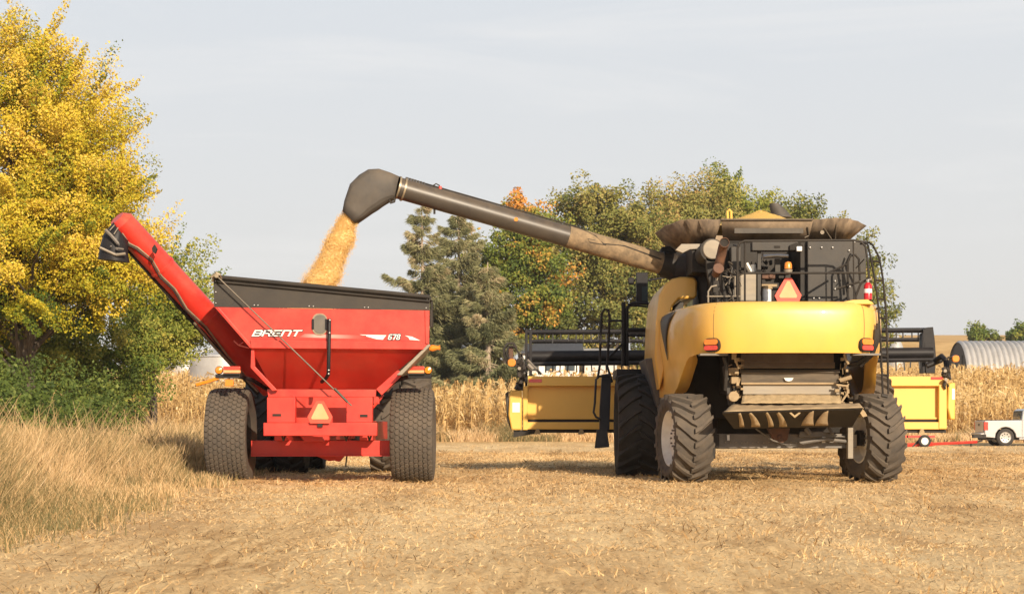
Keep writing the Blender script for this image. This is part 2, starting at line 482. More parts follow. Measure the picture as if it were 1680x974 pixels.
straw_m = leafmat('straw', [(0, (.10, .055, .022)), (.22, (.42, .245, .095)), (.55, (.82, .56, .27)), (1, (.91, .69, .38))], trans=.1)
n = 460000
x, y = fan_points(n, 8.5, 62, power=1.2)
pat = band(x, y)
k = rng.random(len(x)) < (.35 + .9 * pat); x, y, pat = x[k], y[k], pat[k]
ang = rng.uniform(0, 2 * np.pi, len(x))
ln = rng.uniform(.008, .034, len(x)) * (1 + y / 40) * np.where(rng.random(len(x)) < .02, 2.2, 1); w = rng.uniform(.0010, .0022, len(x)) * (1 + y / 26)
tilt = np.abs(rng.normal(0, .42, len(x)))
al = np.stack([np.cos(ang) * ln, np.sin(ang) * ln, np.sin(tilt) * ln], 1)
sd = np.stack([-np.sin(ang) * w, np.cos(ang) * w, w * rng.uniform(-.2, .8, len(x))], 1)
base = np.stack([x, y, ground_z(x, y) + rng.uniform(.004, .03, len(x))], 1)
s = fast_mesh('loose_straw', quads_from(base, al, sd), 4, straw_m, var=np.repeat(np.clip(.24 + .52 * pat + rng.normal(0, .20, len(x)) - .6 * (rng.random(len(x)) < .20 - .10 * pat), 0, 1), 4))
tag(s, kind='stuff', label='loose pale straw and chaff littering the harvested field', cat='straw')

# standing stubs and little tufts
x, y = fan_points(26000, 9, 92, power=1.1)
k = (rng.random(len(x)) < .25 + 1.1 * (vnoise(x * 1.3, y * .2, 31) > .55)); x, y = x[k], y[k]
h = rng.uniform(.015, .055, len(x)) * (1 + 1.6 * (rng.random(len(x)) < .04)); w = rng.uniform(.002, .004, len(x)) * (1 + y / 35)
al = np.stack([rng.normal(0, .3, len(x)) * h, rng.normal(0, .3, len(x)) * h, h], 1)
a = rng.uniform(0, 3.14, len(x)); sd = np.stack([np.cos(a) * w, np.sin(a) * w, w * 0], 1)
base = np.stack([x, y, ground_z(x, y) - .01], 1)
s = fast_mesh('cut_stubble', quads_from(base, al, sd), 4, straw_m, var=np.repeat(rng.random(len(x)) * .8, 4))
tag(s, kind='stuff', label='short cut bean stubble standing in the field', cat='stubble')

def blades(x, y, h, lean, w, wander=.35):
    """two-joint grass blades -> quads"""
    N = len(x)
    a = rng.uniform(0, 2 * np.pi, N); d = np.stack([np.cos(a), np.sin(a)], 1)
    z0 = ground_z(x, y) - .03
    b0 = np.stack([x, y, z0], 1)
    l1 = h * lean * rng.uniform(.2, 1, N)
    p1 = b0 + np.stack([d[:, 0] * l1 * .35, d[:, 1] * l1 * .35, h * .58], 1)
    p2 = b0 + np.stack([d[:, 0] * l1 * 1.2, d[:, 1] * l1 * 1.2, h], 1)
    sa = rng.uniform(-.6, .6, N); s = np.stack([np.cos(sa), np.sin(sa), sa * 0], 1) * w[:, None]
    q1 = np.stack([b0 - s, b0 + s, p1 + s * .8, p1 - s * .8], 1)
    q2 = np.stack([p1 - s * .8, p1 + s * .8, p2 + s * .25, p2 - s * .25], 1)
    return np.concatenate([q1, q2], 1).reshape(-1, 3)

grass_m = leafmat('dry_grass', [(0, (.17, .145, .06)), (.08, (.27, .20, .085)), (.30, (.50, .33, .155)), (.65, (.70, .49, .26)), (1, (.84, .65, .42))], trans=.2)
# the margin on the left, beside the stubble
N = 120000
y = 13.0 + 77 * rng.random(N) ** 1.7
edge = -4.05 - .052 * (y - 12) + (vnoise(y * .45, y * 0, 4) - .5) * .7
x = edge - rng.gamma(1.6, 1.0, N) * (1 + y / 50)
k = x > -.34 * y - 1.5; x, y, edge = x[k], y[k], edge[k]
depth_in = edge - x
fr = rng.random(len(x)) < .05
x = np.where(fr, edge + np.abs(rng.normal(0, .25, len(x))), x); depth_in = np.where(fr, .05, depth_in)
cl = vnoise(x * 1.4, y * .7, 12); cl2 = vnoise(x * .45, y * .3, 14)
h = (.18 + .62 * sstep(0, 1.6, depth_in)) * (.55 + .75 * cl) * rng.uniform(.55, 1.15, len(x))
tall = rng.random(len(x)) < .05; h = h + tall * rng.uniform(.15, .55, len(x)) * sstep(.5, 2, depth_in)
near_t = np.exp(-(((x + 5.3) / .8) ** 2 + ((y - 29.5) / 2.2) ** 2)); h = h * (1 + .35 * near_t)
var = np.clip(.13 + .45 * cl2 + rng.normal(0, .21, len(x)) - .02 - .30 * (vnoise(x * 1.6, y * 1.0, 17) > .88) - .12 * sstep(.9, .2, depth_in), 0, 1)
s = fast_mesh('dry_grass', blades(x, y, h, .55, rng.uniform(.0016, .0036, len(x)) * (1 + y / 22)), 4, grass_m, var=np.repeat(var, 8))
tag(s, kind='stuff', label='tall dry grass along the left field edge', cat='grass')
# matted residue: low dark tufts and a few weed sprigs left between the rows
tx, ty = fan_points(2600, 9.5, 70, power=1.25)
k = rng.random(len(tx)) < .25 + .9 * (1 - band(tx, ty)); tx, ty = tx[k], ty[k]
nb = 12
x = np.repeat(tx, nb) + rng.normal(0, .07, len(tx) * nb); y = np.repeat(ty, nb) + rng.normal(0, .10, len(tx) * nb)
tv = np.repeat(rng.uniform(.02, .5, len(tx)), nb)
h = rng.uniform(.02, .075, len(x)) * np.repeat(rng.choice((.7, 1, 1, 1.9), len(tx)), nb)
s = fast_mesh('crop_residue', blades(x, y, h, 2.2, rng.uniform(.0016, .0034, len(x)) * (1 + y / 25)), 4, straw_m, var=np.repeat(np.clip(tv + rng.normal(0, .12, len(x)), 0, 1), 8))
tag(s, kind='stuff', label='low matted tufts of brown crop residue between the rows', cat='residue')
# weedy strip in front of the corn, beyond the stubble
N = 30000
x = rng.uniform(-24, 33, N); y = rng.uniform(92.2, 97.5, N)
cl = vnoise(x * .7, y * .5, 41)
h = (.28 + .95 * cl ** 1.6) * rng.uniform(.5, 1.15, N) * (1 + .5 * sstep(-15, -22, x))
var = np.clip(.34 + .45 * vnoise(x * .35, y * .3, 44) + rng.normal(0, .16, N) - .42 * (vnoise(x * .5, y * .4, 47) > .68), 0, 1)
s = fast_mesh('weed_strip', blades(x, y, h, .8, rng.uniform(.010, .022, N)), 4, grass_m, var=np.repeat(var, 8))
tag(s, kind='stuff', label='strip of dry weeds and grass in front of the standing corn', cat='weeds')

corn_m = leafmat('ripe_corn', [(0, (.20, .10, .035)), (.3, (.52, .33, .12)), (.65, (.76, .54, .24)), (1, (.88, .70, .41))], trans=.3)
def corn(rows_x, y0, y1, step, nleaf, wl):
    X, Y = np.meshgrid(rows_x, np.arange(y0, y1, step))
    x = X.ravel() + rng.normal(0, .05, X.size); y = Y.ravel() + rng.normal(0, .08, X.size)
    k = (np.abs(x / y) < .32) & (rng.random(len(x)) > .06); x, y = x[k], y[k]
    N = len(x); h = rng.uniform(1.75, 2.45, N) * (.9 + .2 * vnoise(x * .2, y * .2, 51)); z = ground_z(x, y)
    out, vs = [], []
    tone = np.clip(vnoise(x * .15, y * .1, 55) * .35 + .32 + rng.normal(0, .12, N), 0, 1)
    sv = np.stack([np.full(N, .016), np.zeros(N), np.zeros(N)], 1)
    b0 = np.stack([x, y, z - .05], 1)
    out.append(quads_from(b0, np.stack([rng.normal(0, .06, N), rng.normal(0, .06, N), h], 1), sv).reshape(N, 4, 3)); vs.append(tone - .1)
    for i in range(nleaf):
        hh = h * (.22 + .72 * (i + rng.random(N)) / nleaf)
        a = rng.uniform(0, 2 * np.pi, N); L = rng.uniform(.30, .62, N)
        d = np.stack([np.cos(a), np.sin(a), np.zeros(N)], 1)
        w = wl * rng.uniform(.6, 1.2, N)
        pr = np.stack([-np.sin(a) * w, np.cos(a) * w, w * rng.normal(0, .6, N)], 1)
        p0 = b0 + np.stack([x * 0, y * 0, hh + .05], 1)
        p1 = p0 + d * (L * .55)[:, None] + np.stack([x * 0, x * 0, L * rng.uniform(.0, .35, N)], 1)
        p2 = p1 + d * (L * .35)[:, None] + np.stack([x * 0, x * 0, -L * rng.uniform(.3, 1.0, N)], 1)
        t = np.clip(tone + rng.normal(0, .18, N), 0, 1)
        out.append(np.stack([p0 - pr * .5, p0 + pr * .5, p1 + pr, p1 - pr], 1)); vs.append(t)
        out.append(np.stack([p1 - pr, p1 + pr, p2 + pr * .25, p2 - pr * .25], 1)); vs.append(t)
    return np.concatenate([o.reshape(-1, 3) for o in out]), np.concatenate([np.repeat(np.clip(v, 0, 1), 4) for v in vs])
v1, a1 = corn(np.arange(-31, 34, .76), 97.5, 112, .21, 7, .038)
v2, a2 = corn(np.arange(-44, 50, .76), 112, 176, .55, 5, .065)
s = fast_mesh('corn_field', np.concatenate([v1, v2]), 4, corn_m, var=np.concatenate([a1, a2]))
tag(s, kind='stuff', label='standing field of ripe tan corn behind the machines', cat='corn')

# ------------------------------------------------------------------ trees
def leaves_at(cent, nrm_bias, size, aspect=.62, seedv=None, up=.35):
    N = len(cent)
    nr = rng.normal(0, 1.0, (N, 3)) + nrm_bias * 1.2 + np.array([.2, -.45, up])
    nr /= np.linalg.norm(nr, axis=1)[:, None]
    t = rng.normal(0, 1, (N, 3)); t -= nr * (t * nr).sum(1)[:, None]; t /= np.linalg.norm(t, axis=1)[:, None]
    b = np.cross(nr, t)
    s = (size * rng.uniform(.6, 1.35, N))[:, None]
    return np.stack([cent - t * s, cent + b * s * aspect + nr * s * .15, cent + t * s, cent - b * s * aspect + nr * s * .15], 1).reshape(-1, 3)

def broadleaf(name, label, loc, trunk_h, trunk_r, lobes, nclump, nleaf, csize, lsize, m, tone, group=None, nlimb=40, cat='tree', shell=.55, flat=.62, spiky=.25):
    """lobes: (dx, dy, z, rx, ry, rz) round the trunk base; tone(p, clump noise) -> base colour number"""
    x0, y0 = loc; z0 = float(ground_z(np.array(x0), np.array(y0)))
    root = thing(name, (x0, y0, z0), label, cat, group)
    vol = np.array([l[3] * l[4] * l[5] for l in lobes]) ** .75
    pick = rng.choice(len(lobes), nclump, p=vol / vol.sum())
    L = np.array(lobes)[pick]
    d = rng.normal(0, 1, (nclump, 3)); d /= np.linalg.norm(d, axis=1)[:, None]
    rr = shell + (1.02 - shell) * rng.random(nclump) ** .6
    c = L[:, :3] + d * L[:, 3:] * rr[:, None]
    c[:, 2] = np.maximum(c[:, 2], .25)
    cs = csize * rng.uniform(.55, 1.3, nclump)
    cn = rng.normal(0, .14, nclump)
    cnt = (nleaf * rng.uniform(.5, 1.5, nclump)).astype(int)
    # young shoots standing out of the crown
    sp = (rng.random(nclump) < spiky) & (rr > shell + .3)
    c[sp] += d[sp] * (L[sp, 3:] * .06) + np.array([.12, 0, .35]) * csize * .7
    cnt[sp] = (cnt[sp] * .9).astype(int)
    stretch = np.where(sp, 1.35, .55); thin = np.where(sp, .34, 1.0)
    idx = np.repeat(np.arange(nclump), cnt)
    g = rng.normal(0, 1, (len(idx), 3)); g *= (rng.random(len(idx)) ** .35 * 1.5 / np.linalg.norm(g, axis=1))[:, None]
    # each clump stretched along its own outward twig
    out = d[idx]
    lp = c[idx] + g * (cs * thin)[idx][:, None] * np.array([.8, .8, flat]) + (out * .8 + np.array([.15, 0, .35])) * (g * out).sum(1)[:, None] * (cs * stretch)[idx][:, None]
    lp[:, 2] = np.maximum(lp[:, 2], .08)
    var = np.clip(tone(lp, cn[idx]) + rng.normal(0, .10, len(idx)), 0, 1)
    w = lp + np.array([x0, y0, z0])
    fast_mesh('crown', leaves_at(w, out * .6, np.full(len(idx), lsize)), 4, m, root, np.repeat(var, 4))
    tb = MB(); B = Vector((x0, y0, z0))
    top = Vector((rnd.uniform(-.3, .3), rnd.uniform(-.3, .3), trunk_h))
    tp = [Vector((0, 0, -.3)), Vector((.05, 0, trunk_h * .3)), Vector((-.04, .05, trunk_h * .65)), top]
    tb.tube([B + p for p in tp], [trunk_r * 1.25, trunk_r, trunk_r * .75, trunk_r * .28], 9)
    sel = rng.choice(nclump, min(nlimb, nclump), replace=False)
    for k in sel:
        e = Vector(c[k]); f = min(.92, max(.12, (e.z - .35 * math.hypot(e.x, e.y)) / trunk_h)) * rnd.uniform(.7, 1)
        i = min(2, int(f * 3)); st = tp[i].lerp(tp[i + 1], f * 3 - i)
        mid = st.lerp(e, .5) + Vector((rnd.uniform(-.3, .3), rnd.uniform(-.3, .3), .12 * (e - st).length))
        r0 = trunk_r * .34 * (1.1 - f * .6)
        tb.tube([B + st, B + st.lerp(mid, .5) + Vector((0, 0, .05)), B + mid, B + e], [r0, r0 * .75, r0 * .5, r0 * .14], 6)
    tb.build('trunk', M['bark'], root)
    return root

def at(px, d): return ((px - HX) * d / FPX, d)

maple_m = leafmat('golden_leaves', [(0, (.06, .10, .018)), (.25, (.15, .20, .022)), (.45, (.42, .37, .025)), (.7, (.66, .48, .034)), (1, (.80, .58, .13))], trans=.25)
green_m = leafmat('green_leaves', [(0, (.05, .085, .018)), (.4, (.12, .18, .03)), (.75, (.27, .29, .05)), (1, (.50, .43, .09))], trans=.28)
olive_m = leafmat('olive_leaves', [(0, (.05, .07, .02)), (.35, (.14, .165, .04)), (.65, (.28, .26, .065)), (.85, (.40, .32, .10)), (1, (.50, .29, .11))], trans=.22)
orange_m = leafmat('turning_leaves', [(0, (.06, .10, .025)), (.35, (.15, .20, .035)), (.6, (.28, .30, .055)), (.8, (.60, .32, .06)), (1, (.75, .32, .07))], trans=.3)
scrub_m = leafmat('scrub_leaves', [(0, (.03, .055, .012)), (.5, (.09, .13, .025)), (1, (.22, .25, .05))], trans=.25)

# the golden maple at the left (crown about 13 m high)
d = 56.0; s = d / FPX
x0, y0 = at(40, d)
zb = float(ground_z(np.array(x0), np.array(y0)))
def lobe(px, py, rx, ry, dy=0, dep=None):
    return ((px - HX) * s - x0, dy, EYE + (HY - py) * s - zb, rx * s, (dep or rx) * s, ry * s)
lob = [lobe(60, 320, 150, 225), lobe(0, 190, 105, 160), lobe(140, 280, 92, 150, -1.2), lobe(165, 400, 95, 130, -1.0), lobe(40, 440, 160, 120, -1.8), lobe(-70, 300, 160, 240), lobe(196, 350, 62, 90, .4),
       lobe(110, 190, 72, 80, .4), lobe(50, 115, 55, 75, .3), lobe(185, 450, 85, 80, -.5)]
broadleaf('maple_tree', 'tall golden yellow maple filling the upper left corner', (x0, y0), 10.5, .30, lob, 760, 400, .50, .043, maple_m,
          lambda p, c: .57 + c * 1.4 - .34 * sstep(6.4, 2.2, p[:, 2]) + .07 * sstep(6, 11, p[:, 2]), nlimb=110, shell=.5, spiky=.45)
# green tree under and right of it
d = 64.0; s = d / FPX; x0, y0 = at(250, d); zb = float(ground_z(np.array(x0), np.array(y0)))
lob = [lobe(296, 470, 44, 72), lobe(262, 550, 70, 58), lobe(195, 575, 90, 62, -1.6), lobe(110, 580, 90, 66, -3.2), lobe(255, 510, 60, 90), lobe(308, 530, 34, 52), lobe(30, 590, 80, 60, -3.5), lobe(215, 625, 62, 45, -2), lobe(130, 630, 80, 52, -3.5), lobe(40, 530, 90, 60, -3)]
broadleaf('green_tree', 'green leafy tree under the golden maple, beside the grain bin', (x0, y0), 4.6, .13, lob, 460, 260, .46, .052, green_m,
          lambda p, c: .62 + c + .10 * sstep(2, 6, p[:, 2]), nlimb=45, shell=.45)
# scrub at the foot
for px, d, rx, rz, lab in ((28, 51, 2.6, 1.75, 'tall leafy bush hiding the maple trunk, behind the dense bush'), (20, 44, 1.9, 1.05, 'dense green bush at the left picture edge behind the dry grass'), (105, 47, 1.6, .95, 'low green bush right of the dense bush below the maple'),
                           (60, 50, 2.0, 1.5, 'darker tall shrub between the two green bushes under the maple'), (175, 60, 1.2, 1.5, 'loose green shrub beside the tan corn below the maple')):
    x0, y0 = at(px, d)
    broadleaf('green_bush', lab, (x0, y0), .9, .05, [(0, 0, rz * .8, rx, rx * .8, rz), (rx * .5, -.3, rz * .55, rx * .6, rx * .6, rz * .7), (-rx * .5, .2, rz * .7, rx * .7, rx * .6, rz * .8)],
              90, 130, .34, .05, scrub_m, lambda p, c: .55 + c, group='green bushes under the maple', nlimb=16, cat='bush', shell=.4)

def crown_px(name, label, px, d, lobes, trunk_h, tr, nclump, nleaf, csize, lsize, m, tone, group='trees behind the machines', nlimb=35, shell=.42, flat=.62):
    global s, x0, zb
    s = d / FPX; x0, y0 = at(px, d); zb = float(ground_z(np.array(x0), np.array(y0)))
    return broadleaf(name, label, (x0, y0), trunk_h, tr, [lobe(l[0], l[1] + l[3] * .05, l[2] * 1.04, l[3] * .95, *l[4:]) for l in lobes], nclump, nleaf, csize, lsize, m, tone, group, nlimb, 'tree', shell, flat, .04)

HZ = lambda lo, hi: (lambda p, c: .52 + c * 1.2 + .1 * sstep(lo, hi, p[:, 2]))
crown_px('deciduous_tree', 'green tree with orange tinted top behind the raised auger', 830, 140, [(835, 440, 55, 60), (800, 420, 40, 45), (870, 400, 48, 55), (840, 520, 50, 60), (890, 470, 45, 70), (850, 350, 34, 34)], 10, .32, 172, 221, 0.78, .125, orange_m,
         lambda p, c: .42 + c * 1.3 + .30 * sstep(12.2, 14.6, p[:, 2]), nlimb=40)
crown_px('deciduous_tree', 'broad olive green tree in the middle beyond the auger', 990, 150, [(985, 390, 85, 90), (930, 430, 60, 80), (1040, 400, 70, 95), (1000, 490, 85, 90), (940, 520, 60, 70), (1060, 500, 60, 90), (965, 345, 50, 45)], 13, .42, 333, 238, 0.92, .125, olive_m, HZ(8, 16), nlimb=45)
crown_px('deciduous_tree', 'brownish olive tree rising left of the grain tank', 1110, 158, [(1110, 380, 65, 80), (1150, 350, 55, 60), (1080, 360, 60, 60), (1120, 460, 80, 90), (1170, 420, 60, 90)], 14, .40, 252, 221, 0.92, .125, olive_m,
         lambda p, c: .66 + c * 1.1, nlimb=45)
crown_px('deciduous_tree', 'green tree whose top shows just above the grain tank', 1215, 165, [(1215, 350, 50, 55), (1185, 330, 40, 45), (1245, 360, 45, 45), (1215, 430, 80, 80), (1180, 310, 25, 28)], 14, .38, 195, 204, 0.92, .125, green_m,
         lambda p, c: .74 + c, nlimb=40)
crown_px('deciduous_tree', 'olive green tree rising behind the right side of the combine', 1380, 152, [(1370, 440, 75, 80), (1310, 390, 60, 62), (1420, 480, 42, 60), (1435, 520, 36, 40), (1340, 480, 80, 80), (1280, 380, 45, 45)], 11, .36, 229, 221, 0.83, .125, olive_m,
         lambda p, c: .50 + c, nlimb=40)
crown_px('field_tree', 'small dark tree left above the ribbed metal shed', 1603, 290, [(1603, 545, 13, 13), (1612, 550, 12, 10), (1598, 553, 11, 8), (1628, 553, 10, 6)], 2.6, .14, 60, 90, .6, .2, green_m, lambda p, c: .5 + c, 'small trees beyond the ribbed shed', 12)
crown_px('field_tree', 'small dark tree at the right edge above the ribbed shed', 1676, 285, [(1676, 546, 16, 14), (1662, 552, 10, 8), (1694, 548, 18, 14)], 2.8, .16, 70, 90, .6, .2, green_m, lambda p, c: .42 + c, 'small trees beyond the ribbed shed', 12)

# spruces: straight stems, whorls of sagging boughs with hanging needle sprays
spruce_m = leafmat('spruce_needles', [(0, (.08, .095, .045)), (.4, (.20, .205, .095)), (.75, (.34, .315, .155)), (1, (.54, .42, .26))], trans=.15)
def spruce(label, px, d, top_py, foot_py, rad, dens, bare, nwh):
    x0, y0 = at(px, d); z0 = float(ground_z(np.array(x0), np.array(y0)))
    root = thing('spruce_tree', (x0, y0, z0), label, 'tree', 'spruces behind the grain cart')
    Ht = EYE + (HY - top_py) * d / FPX - z0
    B = Vector((x0, y0, z0)); tb = MB()
    tb.tube([B + Vector((0, 0, -.3)), B + Vector((.05, 0, Ht * .5)), B + Vector((0, 0, Ht))], [.26, .15, .03], 8)
    cents, outs, tone = [], [], []
    for w in range(nwh):
        f = (w + rnd.random()) / nwh
        z = Ht * (.05 + .94 * f)
        Lmax = rad * (1 - f) ** .72 + .35
        for b in range(rnd.randint(5, 7)):
            a = rnd.uniform(0, 6.283); L = Lmax * rnd.uniform(.5, 1.12)
            dv = Vector((math.cos(a), math.sin(a), 0))
            sag = rnd.uniform(.05, .30)
            z = Ht * min(.985, max(.05, .05 + .94 * (f + rnd.gauss(0, .30) / nwh)))
            L *= rnd.choice((.7, .9, 1, 1, 1.15))
            pts = [B + Vector((0, 0, z)) + dv * L * t + Vector((0, 0, L * (-sag * math.sin(t * 2.2) + .22 * t * t))) for t in (0, .35, .7, 1)]
            tb.tube(pts, [.045, .034, .022, .008], 5)
            nn = int(4.6 * dens * L * (1 - bare * rnd.random() * sstep(.35, .8, np.array(f))))
            t = np.sqrt(rng.uniform(.06, 1, nn)) * 1.04
            P0 = np.array([list(p - B) for p in pts])
            c = np.stack([np.interp(t, [0, .35, .7, 1.05], P0[:, i]) for i in range(3)], 1)
            lat = np.array([-dv.y, dv.x, 0])
            c += lat * (rng.normal(0, .20, nn) * (.35 + L * (1.15 - t) * .62))[:, None]
            c[:, 2] -= np.abs(rng.normal(0, .20, nn)) * (1.3 - .5 * t) - .05
            cents.append(c); outs.append(np.tile([dv.x, dv.y, -.55], (nn, 1)))
            tone.append(np.clip(.45 + rnd.gauss(0, .16) + rng.normal(0, .12, nn) + (.12 if f > .6 else 0), 0, 1))
    c = np.concatenate(cents); o = np.concatenate(outs) + rng.normal(0, .45, (len(c), 3)); tn = np.concatenate(tone)
    o /= np.linalg.norm(o, axis=1)[:, None]
    sd = np.cross(o, rng.normal(0, 1, c.shape)); sd /= np.linalg.norm(sd, axis=1)[:, None]
    L = rng.uniform(.16, .42, len(c))[:, None]; W = rng.uniform(.018, .036, len(c))[:, None]
    c = c + np.array([x0, y0, z0])
    q = np.stack([c - o * L * .3, c + sd * W, c + o * L, c - sd * W], 1).reshape(-1, 3)
    fast_mesh('crown', q, 4, spruce_m, root, np.repeat(tn, 4))
    tb.build('trunk', mat('spruce_bark', (.46, .37, .27), (.30, .23, .17), 5, .95, bump=.5), root)
    return root
spruce('tall spruce with thin brownish top nearest the grain cart', 692, 132, 333, 625, 4.1, 55, .5, 32)
spruce('fuller brownish spruce standing right of the tall thin spruce', 752, 134, 345, 625, 4.7, 62, .4, 32)
spruce('low bushy spruce half hidden at the foot of the taller spruces', 800, 128, 430, 628, 3.4, 80, .2, 22)

# ------------------------------------------------------------------ farm buildings beyond the corn
def corr_cyl(mb, c, r, z0, z1, n=56, rings=14, dz=.02):
    prof = []
    for k in range(rings * 2 + 1):
        prof.append((lerp(z0, z1, k / (rings * 2)), r + (dz if k % 2 else 0)))
    return mb.lathe(prof, (c[0], c[1], 0), (0, 0, 1), n)
def grain_bin(label, px, d, rpx, eave_py, apex_py):
    x0, y0 = at(px, d); z0 = float(ground_z(np.array(x0), np.array(y0))) - .2
    k = d / FPX; r = rpx * k; ze = EYE + (HY - eave_py) * k; za = EYE + (HY - apex_py) * k
    t = thing('grain_bin', (x0, y0, z0), label, 'grain bin', 'grain bins behind the maple')
    corr_cyl(MB(), (x0, y0), r, z0, ze).build('wall', M['galv'], t)
    mb = MB().lathe([(ze - .12, r + .14), (ze, r + .10), (za - .35, .55), (za - .33, .45)], (x0, y0, 0), (0, 0, 1), 40)
    for i in range(24):
        a = i * 2 * math.pi / 24
        mb.tube([(x0 + math.cos(a) * (r + .1), y0 + math.sin(a) * (r + .1), ze + .03), (x0 + math.cos(a) * .5, y0 + math.sin(a) * .5, za - .3)], .035, 4)
    mb.build('roof', M['galvroof'], t)
    MB().lathe([(za - .4, .5), (za - .15, .5), (za, .05)], (x0, y0, 0), (0, 0, 1), 20).build('roof_cap', M['galvroof'], t)
grain_bin('bright metal grain bin with conical roof behind the cart auger', 368, 150, 56, 584, 561)
grain_bin('smaller shaded grain bin left of the bright bin, by the green tree', 303, 172, 30, 592, 574)

def gable(label, name, cat, px0, px1, d, dep, foot_py, eave_py, ridge_py, wallm, roofm, nwin=2):
    k = d / FPX; xa, xb = (px0 - HX) * k, (px1 - HX) * k
    z0 = min(EYE + (HY - foot_py) * k, float(ground_z(np.array((xa + xb) / 2), np.array(d))) - .2); ze = EYE + (HY - eave_py) * k; zr = EYE + (HY - ridge_py) * k
    t = thing(name, ((xa + xb) / 2, d + dep / 2, z0), label, cat)
    MB().prism([(xa, d, z0), (xa, d + dep, z0), (xa, d + dep, ze), (xa, d + dep / 2, zr - .12), (xa, d, ze)], (xb - xa, 0, 0)).build('wall', wallm, t, smooth=False)
    mb = MB(); o = .35
    for sgn, ye in ((-1, d), (1, d + dep)):
        ym = d + dep / 2
        sl = (zr - ze) / (dep / 2)
        a = [(xa - o, ye + sgn * o, ze - sl * o + .02), (xb + o, ye + sgn * o, ze - sl * o + .02), (xb + o, ym - sgn * .0, zr + .02), (xa - o, ym, zr + .02)]
        mb.hexa(a + [(p[0], p[1], p[2] + .14) for p in a])
    mb.build('roof', roofm, t, smooth=False)
    for i in range(nwin):
        xc = lerp(xa, xb, (i + .5) / nwin); zc = ze - .95
        w = MB(); w.box(xc - .45, xc + .45, d - .05, d + .02, zc - .5, zc + .5)
        f = w.build('window', M['white'], t, smooth=False)
        MB().box(xc - .38, xc + .38, d - .07, d - .052, zc - .43, zc + .43).build('pane', M['glass'], f, smooth=False)
    return t
M['roofdark'] = mat('dark_shingles', (.07, .08, .10), (.05, .055, .07), 6, .8)
gable('white farm building with dark roof seen between the reel bars', 'farm_building', 'building', 858, 950, 137, 7, 620, 578, 556, M['white'], M['roofdark'], 3)
gable('grey lean farm shed to the right of the white farm building', 'farm_shed', 'shed', 958, 1012, 139, 6, 620, 588, 572, M['galv'], M['galvroof'], 0)

# small cone-roofed feed bin seen between ladder and reel
x0, y0 = at(1470, 200); z0 = float(ground_z(np.array(x0), np.array(y0)))
t = thing('feed_bin', (x0, y0, z0), 'small pale conical feed bin seen between the ladder and the reel', 'feed bin')
k = 200 / FPX
MB().lathe([(EYE + (HY - 577) * k, .95), (EYE + (HY - 549) * k, .25), (EYE + (HY - 547) * k, .05)], (x0, y0, 0), (0, 0, 1), 24).build('cone', M['galv'], t)
corr_cyl(MB(), (x0, y0), .95, z0, EYE + (HY - 577) * k + .02, 24, 8).build('wall', M['galv'], t)

# ribbed quonset shed at the right
def quonset():
    d = 186.0; k = d / FPX
    xa = (1588 - HX) * k; xb = xa + 15.5; zt = EYE + (HY - 556.5) * k
    Rr = 4.6; zc = zt - Rr; yc = d + Rr
    t = thing('quonset_shed', (xa + 7, yc, zc), 'ribbed silver arched metal shed above the corn at right', 'shed')
    loops = []
    n = 252
    for i in range(n + 1):
        x = lerp(xa, xb, i / n); r = Rr + .17 * abs(math.sin(i * math.pi / 9)) - .08
        loops.append([(x, yc - math.cos(a) * r, zc + math.sin(a) * r * 1.0) for a in [lerp(-.12, math.pi + .12, q / 36) for q in range(37)]])
    MB().loft(loops, closed=False, caps=False).build('arched_roof', M['galv'], t, recalc=False, angle=70)
    for xe, nm in ((xa + .12, 'end_wall'), (xb - .12, 'end_wall')):
        MB().prism([(xe, yc - math.cos(a) * (Rr - .12), zc + math.sin(a) * (Rr - .12)) for a in [lerp(-.1, math.pi + .1, q / 24) for q in range(25)]], (.08, 0, 0)).build(nm, M['black'], t, smooth=False)
    MB().box(xa + .05, xa + .11, yc - 1.8, yc + 1.8, zc - .4, zc + 3.1).build('door', M['ext'], t, smooth=False)
quonset()
